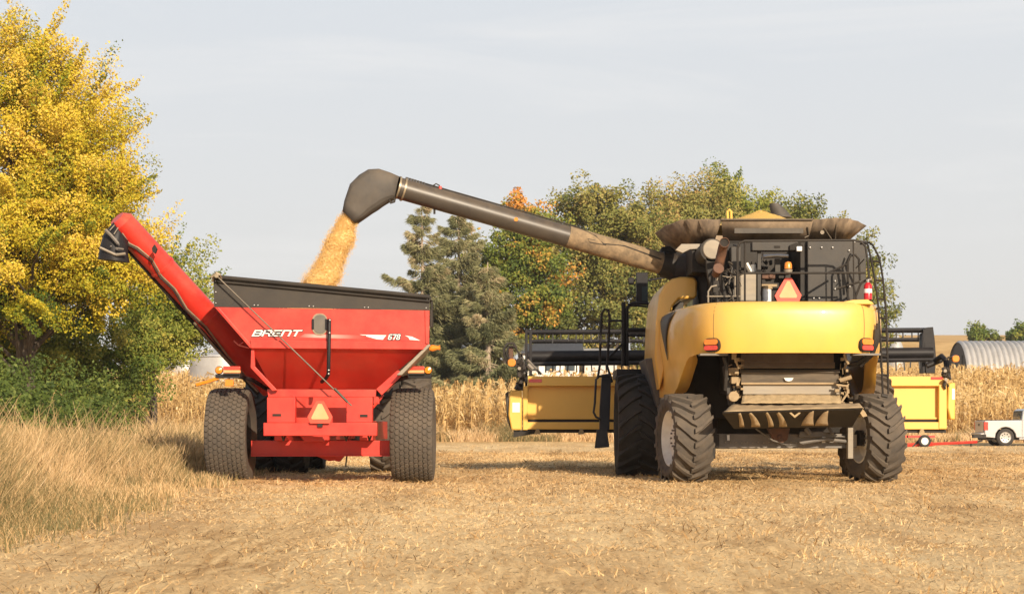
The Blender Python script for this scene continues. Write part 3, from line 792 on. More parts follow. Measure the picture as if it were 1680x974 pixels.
# ------------------------------------------------------------------ wheels
def wheel(parent, c, Rt, W, rimR, kind, tm, rm, yaw=0, down=True, nl=22, lug=.055):
    C = Vector(c); A = Vector((math.cos(yaw), math.sin(yaw), 0)); F = Vector((-math.sin(yaw), math.cos(yaw), 0)); Z = Vector((0, 0, 1))
    base = Rt - (lug if kind == 'lug' else .022)
    def rr(a):                                          # carcass radius across the tread
        t = abs(a) / (W * .5)
        return base * (1 - .012 * t ** 2 - .055 * t ** 6)
    def pt(a, r, th): return C + A * a - F * (r * math.cos(th)) + Z * (r * math.sin(th))
    half = [(.50, rr(W * .5)), (.515, rimR + (base - rimR) * .62), (.50, rimR + (base - rimR) * .38), (.43, rimR + .03), (.40, rimR)]
    tread = [(a * W, rr(a * W)) for a in (-.46, -.4, -.3, -.15, 0, .15, .3, .4, .46)]
    prof = [(-a * W, r) for a, r in half[::-1]] + tread + [(a * W, r) for a, r in half]
    t = MB().lathe(prof, C, A, 64)
    if kind == 'lug':
        hw = .026 + .008 * W
        sg = 1 if down else -1
        for k in range(nl):
            for side in (-1, 1):
                th0 = 2 * math.pi * (k + (.5 if side > 0 else 0)) / nl
                rows = []
                for f in (-.06, .22, .5, .78, 1.0, 1.04):
                    a = side * min(f, 1.0) * W * .5
                    th = th0 + sg * .42 * (max(f, 0) ** 1.15) * W / .62 * (.62 / Rt)
                    r0 = rr(a) - .012
                    r1 = base + lug - .012 * (abs(a) / (W * .5)) ** 2 * 1.2
                    if f > 1.01: r0, r1, a = r0 - .11, r0 - .015, side * W * .512
                    dth = hw / Rt * (1.15 if f < .3 else .92)
                    rows.append([pt(a, r0, th - dth * 1.5), pt(a, r1, th - dth), pt(a, r1, th + dth), pt(a, r0, th + dth * 1.5)])
                t.loft(rows, True, True)
    else:                                                # rows of six-sided flotation blocks
        na, nc = 9, 50
        pa = W * .98 / na; pc = 2 * math.pi / nc
        for j in range(na):
            for k in range(nc):
                a0 = (j - (na - 1) / 2) * pa; th = (k + (.5 if j % 2 else 0)) * pc
                lo, hi = [], []
                for q in range(6):
                    g = q * math.pi / 3
                    da, dt = math.cos(g) * pa * .585, math.sin(g) * pc * .52
                    a = max(-W * .5, min(W * .5, a0 + da)); 
                    lo.append(pt(a, rr(a) - .008, th + dt))
                    a2 = a0 + da * .84
                    hi.append(pt(a2, rr(a2) + .022, th + dt * .84))
                t.loft([lo, hi], True, True)
    o = t.build('tyre', tm, parent, angle=32)
    rp = [(-.405, rimR + .012), (-.42, rimR - .012), (-.38, rimR - .03), (-.30, rimR - .05), (-.22, rimR * .80), (-.20, rimR * .45), (-.27, rimR * .38), (-.27, .05), (-.27, .002)]
    r = MB().lathe([(a * W, q) for a, q in rp] , C, A, 40)
    r.lathe([(-a * W, q) for a, q in rp], C, A, 40)
    ro = r.build('rim', rm, parent)
    b = MB()
    for s_ in (-1, 1):
        for k in range(10):
            g = k * math.pi / 5
            p = C + A * (s_ * W * .275) - F * (rimR * .30 * math.cos(g)) + Z * (rimR * .30 * math.sin(g))
            b.cyl(p - A * .02 * s_, A * s_, .016, .045, 6)
    b.build('wheel_bolts', M['grey'], ro)
    return o

def rivets(mb, pts, d, r=.012):
    for x, y in pts:
        mb.lathe([(0, r), (-.008, r * .8), (-.012, .001)], P(x, y, d), (0, 1, 0), 8)

# ------------------------------------------------------------------ tractor in front of the grain cart (mostly hidden)
D = 35.5
tr = thing('tractor', (-3.35, D, 0), 'tractor hidden in front of the red grain cart, its big rear tyres and lamps showing', 'tractor')
for off in (-1.50, -.90, .90, 1.50):
    wheel(tr, (-3.35 + off, D, .94), .95, .54, .48, 'lug', M['tyredark'] if off < 0 else M['tyre'], M['rim'], nl=20, lug=.05)  # left tyres take the darker tyre colour, standing in for the shade there
MB().cyl((-5.1, D, .94), (1, 0, 0), .09, 3.5, 14).build('rear_axle', M['black'], tr)
MB().box(-3.65, -3.05, D - .5, D + 3.2, .55, 1.25).build('chassis', M['black'], tr, bevel=.03)
fx, fy = -3.35, D + 2.9
for off in (-.8, .8):
    wheel(tr, (fx + off, fy, .66), .67, .42, .36, 'lug', M['tyredark'], M['rim'], nl=18, lug=.04)
MB().loft([[(fx - .38, y, 1.25), (fx + .38, y, 1.25), (fx + .38, y, zt - .12), (fx + .24, y, zt), (fx - .24, y, zt), (fx - .38, y, zt - .12)] for y, zt in ((D + 1.1, 1.92), (D + 2.6, 1.85), (D + 3.5, 1.70))]).build('hood', M['greenpaint'], tr, bevel=.03)
MB().loft([[(fx - a, y0_, z), (fx + a, y0_, z), (fx + a, y1_, z), (fx - a, y1_, z)] for z, a, y0_, y1_ in ((1.25, .72, D - .35, D + 1.05), (1.9, .78, D - .45, D + 1.1), (2.72, .70, D - .35, D + 1.0))]).build('cab_glass', M['glass'], tr, bevel=.04)
MB().box(fx - .82, fx + .82, D - .55, D + 1.15, 2.72, 2.86).build('roof', M['greenpaint'], tr, bevel=.06)
fm = MB()
for s_ in (-1, 1):
    a0, a1 = sorted((fx + s_ * .62, fx + s_ * 1.2))
    loops = []
    for q_ in range(9):
        g = lerp(.55, 2.5, q_ / 8)
        y_, z_ = D - 1.0 * math.cos(g), .94 + 1.0 * math.sin(g)
        loops.append([(a0, y_, z_), (a1, y_, z_), (a1, y_, z_ + .04), (a0, y_, z_ + .04)])
    fm.loft(loops)
fm.build('fender', M['black'], tr)
# ------------------------------------------------------------------ red grain cart
ct = thing('grain_cart', (-3.1, 30.0, 0), 'red grain cart with black hopper extension and folded out auger, being filled with beans', 'grain cart')
DR, DF = 28.7, 33.1                                     # rear and front walls of the box
def q(px, py, d=DR): return P(px, py, d)
def front(p, d=DF): return Vector((p.x - (.32 if p.x > -2 else 0), d, p.z))
TLr, TRr = q(352, 503.5), q(704, 509)
MLr, MRr = q(412, 571), q(703.5, 565)
LL, LR = q(447, 637, 29.62), q(618, 637, 29.62)
MRi = q(694, 572)
hb = MB()
rear = [TLr, MLr, MRr, TRr]
mid2 = [MLr, q(412, 600), LL, LR, q(655, 612), MRr]
hb.add([TLr, MLr, MRi, MRr, TRr], [(0, 1, 2, 3, 4)])                                        # upper rear wall
hb.add([MLr, LL, LR, MRi], [(0, 1, 2, 3)])                                                   # sloping rear panel of the hopper
fr = [front(p) for p in (TLr, MLr, MRi, MRr, TRr)]
hb.add(fr, [(4, 3, 2, 1, 0)])
LLf, LRf = front(LL, 32.3), front(LR, 32.3)
hb.add([fr[1], LLf, LRf, fr[2]], [(3, 2, 1, 0)])
hb.add([TLr, fr[0], fr[1], MLr], [(0, 1, 2, 3)]); hb.add([MLr, fr[1], LLf, LL], [(0, 1, 2, 3)])
hb.add([TRr, MRr, fr[3], fr[4]], [(0, 1, 2, 3)]); hb.add([MRr, MRi, fr[2], fr[3]], [(0, 1, 2, 3)]); hb.add([MRi, LR, LRf, fr[2]], [(0, 1, 2, 3)])
hb.add([LL, LLf, LRf, LR], [(0, 1, 2, 3)])
hb.build('hopper', M['red'], ct, smooth=False, solid=.012)
# lamp bars on outriggers
def lamp_bar(px0, px1, sgn, d=29.15):
    mb = MB(); mb.pbox(min(px0, px1), 613.5, max(px0, px1), 620, d, .10)
    mb.build('lamp_bracket', M['blackclean'], ct, bevel=.01)
    a, b = sorted((px0, px1))
    if sgn < 0: r0, r1, oc = a + 13, b, a + 6.5
    else: r0, r1, oc = a, b - 12, b - 5.5
    MB().pbox(r0, 600.5, r1, 606.5, d - .02, .10).build('tail_lamp', M['redlens'], ct, bevel=.01)
    MB().pbox(r0, 606.8, r1, 611.8, d - .02, .10).build('turn_lamp', M['smvor'], ct, bevel=.01)
    MB().pbox(r0, 611.9, r1, 616.5, d, .08).build('lamp_base', M['black'], ct)
    MB().lathe([(0, .058), (-.035, .054), (-.05, .001)], P(oc, 607, d), (0, 1, 0), 18).build('amber_lamp', M['amber'], ct)
    MB().lathe([(0, .066), (.05, .06), (.06, .001)], P(oc, 607, d), (0, 1, 0), 18).build('lamp_housing', M['blackclean'], ct)
lamp_bar(353, 394, -1); lamp_bar(669, 708, 1)
mb = MB(); mb.tube([P(390, 617, 29.2), P(412, 622, 29.6), P(455, 648, 30.3)], .035, 6); mb.tube([P(672, 617, 29.2), P(650, 624, 29.6), P(612, 648, 30.2)], .035, 6)
mb.build('lamp_outrigger', M['blackclean'], ct)
MB().pbox(369, 621, 383, 633, 29.2, .04).build('reflector', M['amber'], ct, bevel=.006)
MB().tube([P(322, 631, 29.15), P(340, 626, 29.15), P(358, 620, 29.2)], .028, 6).build('marker_arm', M['amber'], ct)

# folded flanges and ribs that stand proud of the rear wall
rb = MB()
rb.pprism([(410.5, 557.5), (692, 561.5), (695, 573), (412, 571)], DR - .05, .045)
rb.pprism([(352, 503.5), (358.5, 504), (417, 571), (410.5, 571)], DR - .030, .025)
rb.pprism([(412, 571.5), (417, 571.5), (418, 601), (455, 640), (447, 641), (411, 603)], DR + .03, .10)
rb.pprism([(697, 509), (704, 509), (703.8, 565), (698, 563)], DR - .030, .025)
rb.pprism([(438, 638), (617, 638.5), (616, 651), (440, 651)], 28.86, .10)
rb.pprism([(617, 638), (652, 607), (664, 611), (626, 648)], 28.98, .07)
rb.build('hopper_rib', M['red'], ct, bevel=.006, smooth=False)
MB().pprism([(703.5, 563), (706, 567), (659, 615), (650, 615)], DR - .02, .9).build('side_brace', M['plate'], ct, bevel=.006, smooth=False)
# black roll-up extension round the top
eb = MB()
eTL, eTR = q(351, 456.5), q(705, 489.5)
e0, e1, e2, e3 = q(352, 503, DR - .012), q(704, 508.5, DR - .012), eTR, eTL
e0.y = e1.y = e2.y = e3.y = DR - .014
g0, g1, g2, g3 = [front(p) for p in (e0, e1, e2, e3)]
eb.add([e0, e1, e2, e3, g0, g1, g2, g3], [(0, 1, 2, 3), (7, 6, 5, 4), (1, 5, 6, 2), (4, 0, 3, 7)])
eb.build('hopper_extension', M['ext'], ct, smooth=False, solid=.014)
tp = MB(); tp.tube([e3 + Vector((0, -.02, .02)), e2 + Vector((0, -.02, .02))], .038, 10); tp.tube([e3 + Vector((.04, -.03, -.055)), e2 + Vector((0, -.03, -.05))], .018, 8)
tp.tube([g3, g2], .035, 8); tp.tube([e2, g2], .03, 8); tp.tube([e3, g3], .03, 8)
tp.build('rolled_tarp', M['black'], ct)
rv = MB(); rivets(rv, [(354, 461), (354, 479), (354, 497), (417, 500.5), (423, 500.5), (507, 502), (514, 502.3), (598, 504), (604, 504.2), (699, 505), (701, 491)], DR - .022)
rv.build('extension_bolts', M['chrome'], ct)
# tarp crank: long rod from the upper left corner down to the frame
rod = [P(354, 451, 28.52), P(560, 650, 28.60), P(577, 665, 28.62)]
MB().tube(rod, .0115, 8).build('crank_rod', M['rodsteel'], ct)
kb = MB(); kb.tube([P(349, 462, 28.62), P(351, 452, 28.55), P(355, 447, 28.5), P(361, 450, 28.5), P(363, 458, 28.6)], .016, 6); kb.tube([P(346, 455, 28.52), P(357, 447, 28.52)], .02, 6); kb.cyl(P(355, 452, 28.48), (0, 1, 0), .035, .2, 10)
kb.build('crank_joint', M['brass'], ct)
gb = MB(); gb.tube([P(549, 637, 28.59), P(570, 659, 28.60)], .021, 8); gb.build('crank_grip', M['hose'], ct)
# sight glass, its guards and the black drain pipe
def rounded(cx, cy, w, h, n=5):
    pts = []; r = min(w, h) * .42
    for ax, ay, a0 in ((cx + w / 2 - r, cy + h / 2 - r, 0), (cx - w / 2 + r, cy + h / 2 - r, 90), (cx - w / 2 + r, cy - h / 2 + r, 180), (cx + w / 2 - r, cy - h / 2 + r, 270)):
        for k in range(n + 1):
            a = R(a0 + 90 * k / n); pts.append((ax + r * math.cos(a), ay + r * math.sin(a)))
    return pts
wf = MB().pprism(rounded(524.5, 531.5, 24, 35), DR - .025, .03).build('sight_window', M['brass'], ct, smooth=False)
MB().pprism(rounded(525, 531.5, 20, 30.5), DR - .034, .008).build('pane', M['window'], wf, smooth=False)
sg = MB(); sg.pbox(511.5, 523, 515, 540, DR - .04, .05); sg.pbox(533, 523, 537, 541, DR - .04, .05); sg.build('window_guard', M['blackclean'], ct, bevel=.005)
MB().tube([P(540.5, 523, DR - .08), P(540, 560, DR - .10), P(539, 606, DR - .10), P(538.5, 614, DR - .08), P(535, 620, DR + .02), P(528, 626, DR + .32)], .030, 9).build('drain_pipe', M['blackclean'], ct)
lb = MB(); rivets(lb, [(541, 525), (540.5, 546), (539.2, 607), (539, 613)], DR - .135, .014); lb.build('pipe_clamps', M['chrome'], ct)

# lettering
def strokes(mb, polys, x0, y0, sx, sy, shear, d, dep, grow=0):
    for poly in polys:
        pts = [(x0 + x * sx + (1 - y) * -0 + y * shear * sy, y0 - y * sy) for x, y in poly]
        if grow:
            c = (sum(p[0] for p in pts) / len(pts), sum(p[1] for p in pts) / len(pts))
            pts = [(p[0] + math.copysign(grow, p[0] - c[0]), p[1] + math.copysign(grow, p[1] - c[1])) for p in pts]
        mb.pprism(pts, d, dep)
t_ = .24
def bar(x0, y0, x1, y1): return [(x0, y0), (x1, y0), (x1, y1), (x0, y1)]
H = .2
GL = {
 'B': (1.0, [bar(0, 0, H, 1), bar(H, .82, .86, 1), bar(H, .42, .9, .6), bar(H, 0, .86, .18), bar(.78, .55, 1, .88), bar(.80, .12, 1.02, .5)]),
 'R': (1.0, [bar(0, 0, H, 1), bar(H, .82, .9, 1), bar(.78, .45, 1, .88), bar(H, .40, .86, .56), [(.62, .42), (.84, .42), (1.04, 0), (.80, 0)]]),
 'E': (.95, [bar(0, 0, H, 1), bar(H, .82, .95, 1), bar(H, .42, .86, .58), bar(H, 0, .95, .18)]),
 'N': (1.02, [bar(0, 0, .22, 1), bar(.22, .80, .88, 1), bar(.80, 0, 1.02, .88)]),
 'T': (1.0, [bar(0, .80, 1.04, 1), bar(.40, 0, .63, .80)]),
 '6': (.8, [bar(0, .08, .24, .92), bar(.12, .84, .8, 1), bar(.12, 0, .7, .16), bar(.56, .08, .8, .52), bar(.24, .44, .7, .6)]),
 '7': (.8, [bar(0, .82, .8, 1), [(.54, .82), (.8, .82), (.5, 0), (.22, 0)]]),
 '8': (.8, [bar(0, .08, .24, .44), bar(.03, .54, .25, .92), bar(.1, .84, .7, 1), bar(.1, 0, .7, .16), bar(.56, .08, .8, .44), bar(.54, .54, .77, .92), bar(.14, .42, .68, .58)])}
def write(word, px, py, wpx, hpx, shear, gap, name, m, mo, d):
    tot = sum(GL[c][0] for c in word) + gap * (len(word) - 1)
    k = wpx / tot; x = px; a, b = MB(), MB()
    for i, c in enumerate(word):
        adv, polys = GL[c]
        for j, p in enumerate(polys):
            dd = d - .0006 * j
            strokes(a, [p], x, py, k, hpx, shear, dd, .004)
            if mo: strokes(b, [p], x, py, k, hpx, shear, d + .006 + .0003 * j, .004, 1.2)
        x += (adv + gap) * k
    if mo:
        b.build(name + '_outline', mo, ct, smooth=False)
    return a.build(name, m, ct, smooth=False)
write('BRENT', 412.5, 551.5, 78, 10.5, .55, .10, 'lettering', M['decal'], M['blackclean'], DR - .016)
write('678', 636, 557, 19.5, 9, .25, .10, 'number', M['decal'], M['blackclean'], DR - .020)
M['stripe'] = bpy.data.materials.new('fading_stripe')
def stripe_mat(m, px0, px1):
    m.use_nodes = True; n, l = m.node_tree.nodes, m.node_tree.links; b = n['Principled BSDF']; b.inputs['Roughness'].default_value = .4
    t = n.new('ShaderNodeTexCoord'); s_ = n.new('ShaderNodeSeparateXYZ'); l.new(t.outputs['Object'], s_.inputs[0])
    r = n.new('ShaderNodeMapRange'); off = OFF['grain_cart'].x
    r.inputs['From Min'].default_value = P(px0, 0, DR).x - off; r.inputs['From Max'].default_value = P(px1, 0, DR).x - off
    l.new(s_.outputs['X'], r.inputs['Value'])
    cr = n.new('ShaderNodeValToRGB'); e = cr.color_ramp.elements
    e[0].position = 0; e[0].color = (.50, .03, .02, 1); e[1].position = 1; e[1].color = (.66, .025, .016, 1)
    for p, c in ((.25, (.62, .32, .27, 1)), (.5, (.62, .30, .25, 1)), (.8, (.5, .08, .06, 1))):
        x_ = e.new(p); x_.color = c
    l.new(r.outputs['Result'], cr.inputs['Fac']); l.new(cr.outputs['Color'], b.inputs['Base Color'])
stripe_mat(M['stripe'], 488, 604)
MB().pprism([(500, 547.5), (600, 550), (604, 556), (490, 553)], DR - .010, .004).build('stripe', M['stripe'], ct, smooth=False)
dc = MB()
dc.pprism([(590, 548.5), (634, 549.5), (628, 557), (617, 556)], DR - .010, .004)
dc.pprism([(664, 550), (676, 552), (690, 558.5), (672, 557), (670, 553)], DR - .010, .004)
dc.build('stripe_swoosh', M['decal'], ct, smooth=False)
MB().pprism([(410, 553.5), (695, 558.5), (695, 560), (408, 555.5)], DR - .012, .006).build('shadow_line', M['redframe'], ct, smooth=False)

# frame, bumper, axle, SMV sign
fb = MB()
fb.pbox(438, 651, 484.5, 693, 28.86, .18); fb.pbox(568, 651, 611, 693, 28.86, .18)
fb.build('rear_post', M['redframe'], ct, bevel=.008)
fb = MB(); fb.pbox(432, 693, 618.5, 714.5, 28.75, .22); fb.build('rear_bumper', M['redframe'], ct, bevel=.010)
fb = MB(); fb.pbox(411.5, 722, 640, 747, 29.8, .30); fb.build('axle_beam', M['redframe'], ct, bevel=.010)
fb = MB(); fb.pbox(411.5, 746.5, 640, 748, 29.72, .14); fb.build('axle_flange', M['redframe'], ct)
ib = MB(); ib.hexa([P(484, 693, 29.6), P(568, 693, 29.6), P(568, 693, 32), P(484, 693, 32), P(484, 640, 29.6), P(568, 640, 29.6), P(568, 640, 32), P(484, 640, 32)]); ib.build('hopper_sump', M['red'], ct, smooth=False)
cb = MB()
for px in (450, 590):
    cb.pbox(px, 690, px + 22, 722, 29.5, 3.4)
cb.pbox(500, 700, 540, 722, 29.6, 4.9); cb.pbox(515, 722, 530, 735, 31, 4.0)
cb.pprism([(492, 715), (528, 716), (532, 724), (500, 724)], 29.4, .2)
cb.build('chassis', M['redframe'], ct, bevel=.008)
ub = MB(); ub.pprism([(520, 748), (563, 748), (556, 757), (548, 755), (540, 756)], 30.4, .3); ub.build('cross_auger_cover', M['redframe'], ct)
jk = MB(); jk.tube([P(569, 747, 29.9), P(567, 766, 29.9)], .014, 6)
for px in (463, 566, 604): jk.tube([P(px, 714, 28.95), P(px + 2, 722, 29.1), P(px + 5, 714, 29.2)], .016, 5)
jk.build('hose_end', M['black'], ct)
sl = MB(); sl.pbox(445.5, 677, 462, 684, 28.852, .02); sl.pbox(589, 678, 604, 686, 28.852, .02); sl.build('slot_frame', M['redframe'], ct)
MB().pbox(447, 678.5, 461, 682.5, 28.846, .01).build('slot', M['dark'], ct, smooth=False)
MB().pbox(590.5, 679.5, 603, 684, 28.846, .01).build('slot', M['dark'], ct, smooth=False)
sm = MB(); sm.pprism([(519, 657.5), (531, 657.5), (545.5, 683), (541, 694), (509, 694), (504.5, 683)], 28.68, .012)
so = sm.build('warning_triangle', M['smvred'], ct, smooth=False)
MB().pprism([(522, 662), (528, 662), (539.5, 685), (537.5, 687.5), (512, 687.5), (510.5, 685)], 28.672, .006).build('orange_panel', M['smvor'], so, smooth=False)
MB().pbox(521, 690, 529, 700, 28.70, .07).build('sign_bracket', M['black'], ct)
# tyres
wheel(ct, ((379 - HX) / 100, 30.0, .765), .775, .66, .40, 'block', M['tyre'], M['black'])
wheel(ct, ((678 - HX) / 100, 30.0, .765), .775, .68, .40, 'block', M['tyre'], M['white'])
# side bits on the right: tarp stop, marker lamp, frame bracket
sb = MB(); sb.tube([P(703, 489, DR), P(708, 494, DR + .1), P(709, 530, DR + .1)], .022, 6); sb.pbox(705.5, 508, 709.5, 536, DR + .05, .25)
sb.build('tarp_latch', M['black'], ct, bevel=.005)
MB().lathe([(0, .04), (.05, .055), (.13, .03), (.17, .045), (.175, .001)], P(704.5, 571, DR + .2), (1, 0, .05), 14).build('marker_lamp', M['amber'], ct)
br = MB(); br.tube([P(612, 668, 29), P(623, 655, 29.2), P(628, 648, 29.5)], .022, 6); br.pbox(613, 650, 622, 662, 29.1, .1); br.build('frame_bracket', M['redframe'], ct)
ls = MB(); ls.tube([P(384, 559, 29.2), P(392, 566, 29.0), P(409, 571, 28.75)], .012, 6); ls.tube([P(392, 566, 29.0), P(400, 561, 28.9)], .010, 6); ls.build('latch_handle', M['red'], ct)
# hitch tongue to the tractor
MB().hexa([(-3.35, 33.4, .45), (-2.95, 33.4, .45), (-3.2, 35.2, .5), (-3.4, 35.2, .5), (-3.35, 33.4, .75), (-2.95, 33.4, .75), (-3.2, 35.2, .7), (-3.4, 35.2, .7)]).build('tongue', M['redframe'], ct)
# unloading auger leaning out to the left
aL, aT = P(447, 634, 31.6), P(199, 365, 29.9)
def A_(t): return aL.lerp(aT, t)
MB().tube([A_(0), A_(.25), A_(.5), A_(.75), A_(1.0), A_(1.0) + (aT - aL).normalized() * .10], [.225, .225, .218, .218, .218, .13], 22).build('auger_tube', M['red'], ct)
ax = (aT - aL).normalized(); side = Vector((-ax.z, 0, ax.x)) * -1           # towards the lower left
dn = ax.cross(Vector((0, 1, 0))).normalized()
if dn.z > 0: dn = -dn
rb = MB()
for t in (.43, .735): rb.tube([A_(t), A_(t + .012)], .232, 22)
rb.build('auger_flange', M['red'], ct)
hg = MB(); c0 = A_(.80) + Vector((.10, -.25, .05))
hg.prism([P(249, 407, 29.7), P(253, 401, 29.7), P(257, 408, 29.7), P(254, 416, 29.7), P(250, 413, 29.7)], (0, .1, 0)); hg.build('hinge_opening', M['dark'], ct, smooth=False)
# lower keel with hoses along the underside
kl = MB()
kl.tube([A_(.02) + dn * .26, A_(.45) + dn * .245, A_(.93) + dn * .215], .045, 6)
kl.build('auger_keel', M['black'], ct)
hs = MB()
offs = [(.02, .21), (.2, .20), (.4, .12), (.52, .15), (.62, .07), (.7, .09), (.78, .02), (.86, .06), (.90, .12), (.95, .09)]
hs.tube([A_(t) + dn * o - Vector((0, .235 - .25 * o * o * 4, 0)) for t, o in offs], .015, 6)
hs.tube([A_(.02) + dn * .22 - Vector((0, .24, 0)), A_(.3) + dn * .25 - Vector((0, .20, 0)), A_(.45) + dn * .22 - Vector((0, .24, 0))], .02, 6)
hs.build('hydraulic_hose', M['brass'], ct)
hh = MB(); hh.tube([A_(t) + dn * (o + .035) - Vector((0, .232 - .25 * o * o * 4, 0)) for t, o in offs], .014, 6); hh.build('black_hose_line', M['hose'], ct)
# rubber discharge spout
spx = MB()
def ring(px, py, d, w, h, n=16, rot=0.0):
    c = P(px, py, d); k = d / FPX
    return [c + Vector((math.cos(g) * w * k * math.cos(rot) , math.sin(g) * h * k, -math.cos(g) * w * k * math.sin(rot))) for g in [2 * math.pi * i / n for i in range(n)]]
spx.loft([ring(199, 380, 29.85, 20, 22, rot=R(52)), ring(190, 396, 29.8, 23, 24, rot=R(30)), ring(187, 412, 29.8, 24, 24, rot=R(14)), ring(187, 428, 29.8, 26, 24, rot=R(6))])
spo = spx.build('discharge_spout', M['blackclean'], ct, angle=50)
bd = MB()
for a, b in (((164, 406), (190, 418)), ((190, 418), (206, 416))): bd.tube([P(*a, 29.54), P(*b, 29.55)], .022, 5)
bd.tube([P(180, 378, 29.53), P(188, 369, 29.53)], .010, 5); bd.tube([P(187, 384, 29.53), P(194, 373, 29.53)], .010, 5)
bd.build('spout_band', M['plate'], spo)
bd = MB(); bd.tube([P(173, 377, 29.5), P(183, 387, 29.48), P(194, 400, 29.5)], .028, 6); bd.tube([P(190, 407, 29.5), P(203, 409, 29.5)], .016, 5); rivets(bd, [(182, 404), (192, 409), (195, 401), (190, 392)], 29.5, .015)
bd.build('spout_cylinder', M['grey'], spo)

# ------------------------------------------------------------------ beans falling from the combine into the cart
bean_m = leafmat('beans', [(0, (.45, .26, .06)), (.2, (.85, .55, .17)), (.7, (.95, .70, .29)), (1, (.95, .80, .46))], trans=.35, rough=.7)
SY = 31.2
path = [(575, 352, 10), (566, 372, 19), (558, 395, 23), (549, 415, 25.5), (540, 435, 28), (530, 455, 31.5), (521, 474, 34), (513, 495, 37), (506, 520, 42)]
pk = np.array(path); tt = np.linspace(0, 1, len(pk))
N = 46000
u = rng.random(N); cx_ = np.interp(u, tt, pk[:, 0]); cy_ = np.interp(u, tt, pk[:, 1]); hw = np.interp(u, tt, pk[:, 2])
lump = vnoise(u * 14, u * 0 + 3, 61) * .25 + .88
a = rng.uniform(0, 2 * np.pi, N); rr_ = np.sqrt(rng.random(N)) ** .7 * lump * (1 + .16 * np.abs(rng.normal(0, 1, N)) * (rng.random(N) < .22))
k = SY / FPX
bx = (cx_ + np.cos(a) * rr_ * hw - HX) * k; by = SY + np.sin(a) * rr_ * hw * k * .8; bz = EYE + (HY - cy_ - rng.normal(0, 5, N)) * k
c = np.stack([bx, by, bz], 1); s_ = rng.uniform(.0045, .008, N)[:, None]
o1 = rng.normal(0, 1, (N, 3)); o1 /= np.linalg.norm(o1, axis=1)[:, None]; o2 = np.cross(o1, rng.normal(0, 1, (N, 3))); o2 /= np.linalg.norm(o2, axis=1)[:, None]; o3 = np.cross(o1, o2)
oct_ = [(o1, o2, o3), (o2, -o1, o3), (-o1, -o2, o3), (-o2, o1, o3), (o2, o1, -o3), (-o1, o2, -o3), (-o2, -o1, -o3), (o1, -o2, -o3)]
tri = np.stack([np.stack([c + p * s_, c + q_ * s_, c + w_ * s_], 1) for p, q_, w_ in oct_], 1).reshape(-1, 3)
tone = np.clip(.66 + .35 * (vnoise(u * 30, a * 1.2, 71) - .5) + rng.normal(0, .12, N) - .7 * ((vnoise(u * 26, a * 1.6, 77) > .80) & (rng.random(N) < .5)), 0, 1)
# the dense middle of the stream, which lets no light through
cu = np.linspace(0, 1, 60); ca = np.linspace(0, 2 * np.pi, 33)
CU, CA = np.meshgrid(cu, ca, indexing='ij')
rc = .80 * (vnoise(CU * 14, CU * 0 + 3, 61) * .25 + .88) + .10 * (vnoise(CU * 40, CA * 3, 66) - .5)
core = np.stack([(np.interp(CU, tt, pk[:, 0]) + np.cos(CA) * rc * np.interp(CU, tt, pk[:, 2]) - HX) * k, SY + np.sin(CA) * rc * np.interp(CU, tt, pk[:, 2]) * k * .8, EYE + (HY - np.interp(CU, tt, pk[:, 1])) * k], -1)
A0, B0, C0, D0 = core[:-1, :-1], core[1:, :-1], core[1:, 1:], core[:-1, 1:]
ctri = np.concatenate([np.stack([A0, B0, C0], 2).reshape(-1, 3), np.stack([A0, C0, D0], 2).reshape(-1, 3)])
ctone = np.repeat(np.clip(rng.normal(.72, .08, len(ctri) // 3), 0, 1), 3)
o = fast_mesh('falling_beans', np.concatenate([tri, ctri]), 3, bean_m, var=np.concatenate([np.repeat(tone, 24), ctone]))
tag(o, kind='stuff', label='stream of golden beans pouring from the combine spout into the cart', cat='beans')
def heap(name, label, c, r, h, z0, m, n=9):
    mb = MB(); vs, loops = [], []
    for i in range(n + 1):
        f = i / n
        loops.append([(c[0] + math.cos(a) * r * f, c[1] + math.sin(a) * r * f * .95, z0 + h * (1 - f) ** 1.15 + .012 * math.sin(a * 7 + i * 2)) for a in [2 * math.pi * q_ / 40 for q_ in range(40)]])
    mb.loft(loops, True, False)
    o = mb.build(name, m, None)
    return tag(o, kind='stuff', label=label, cat='beans')
M['beanheap'] = mat('bean_heap', (.78, .50, .13), (.52, .31, .07), 60, .75, bump=.6, bscale=70)
heap('bean_heap', 'heap of golden beans inside the red grain cart', (-3.12, 31.0), 1.15, .65, 2.16, M['beanheap'])
# ------------------------------------------------------------------ combine harvester
CX, CY = 4.4, 30.0
cm = thing('combine_harvester', (CX, CY, 0), 'yellow combine harvester seen from behind, its long auger unloading beans into the red cart', 'combine harvester')

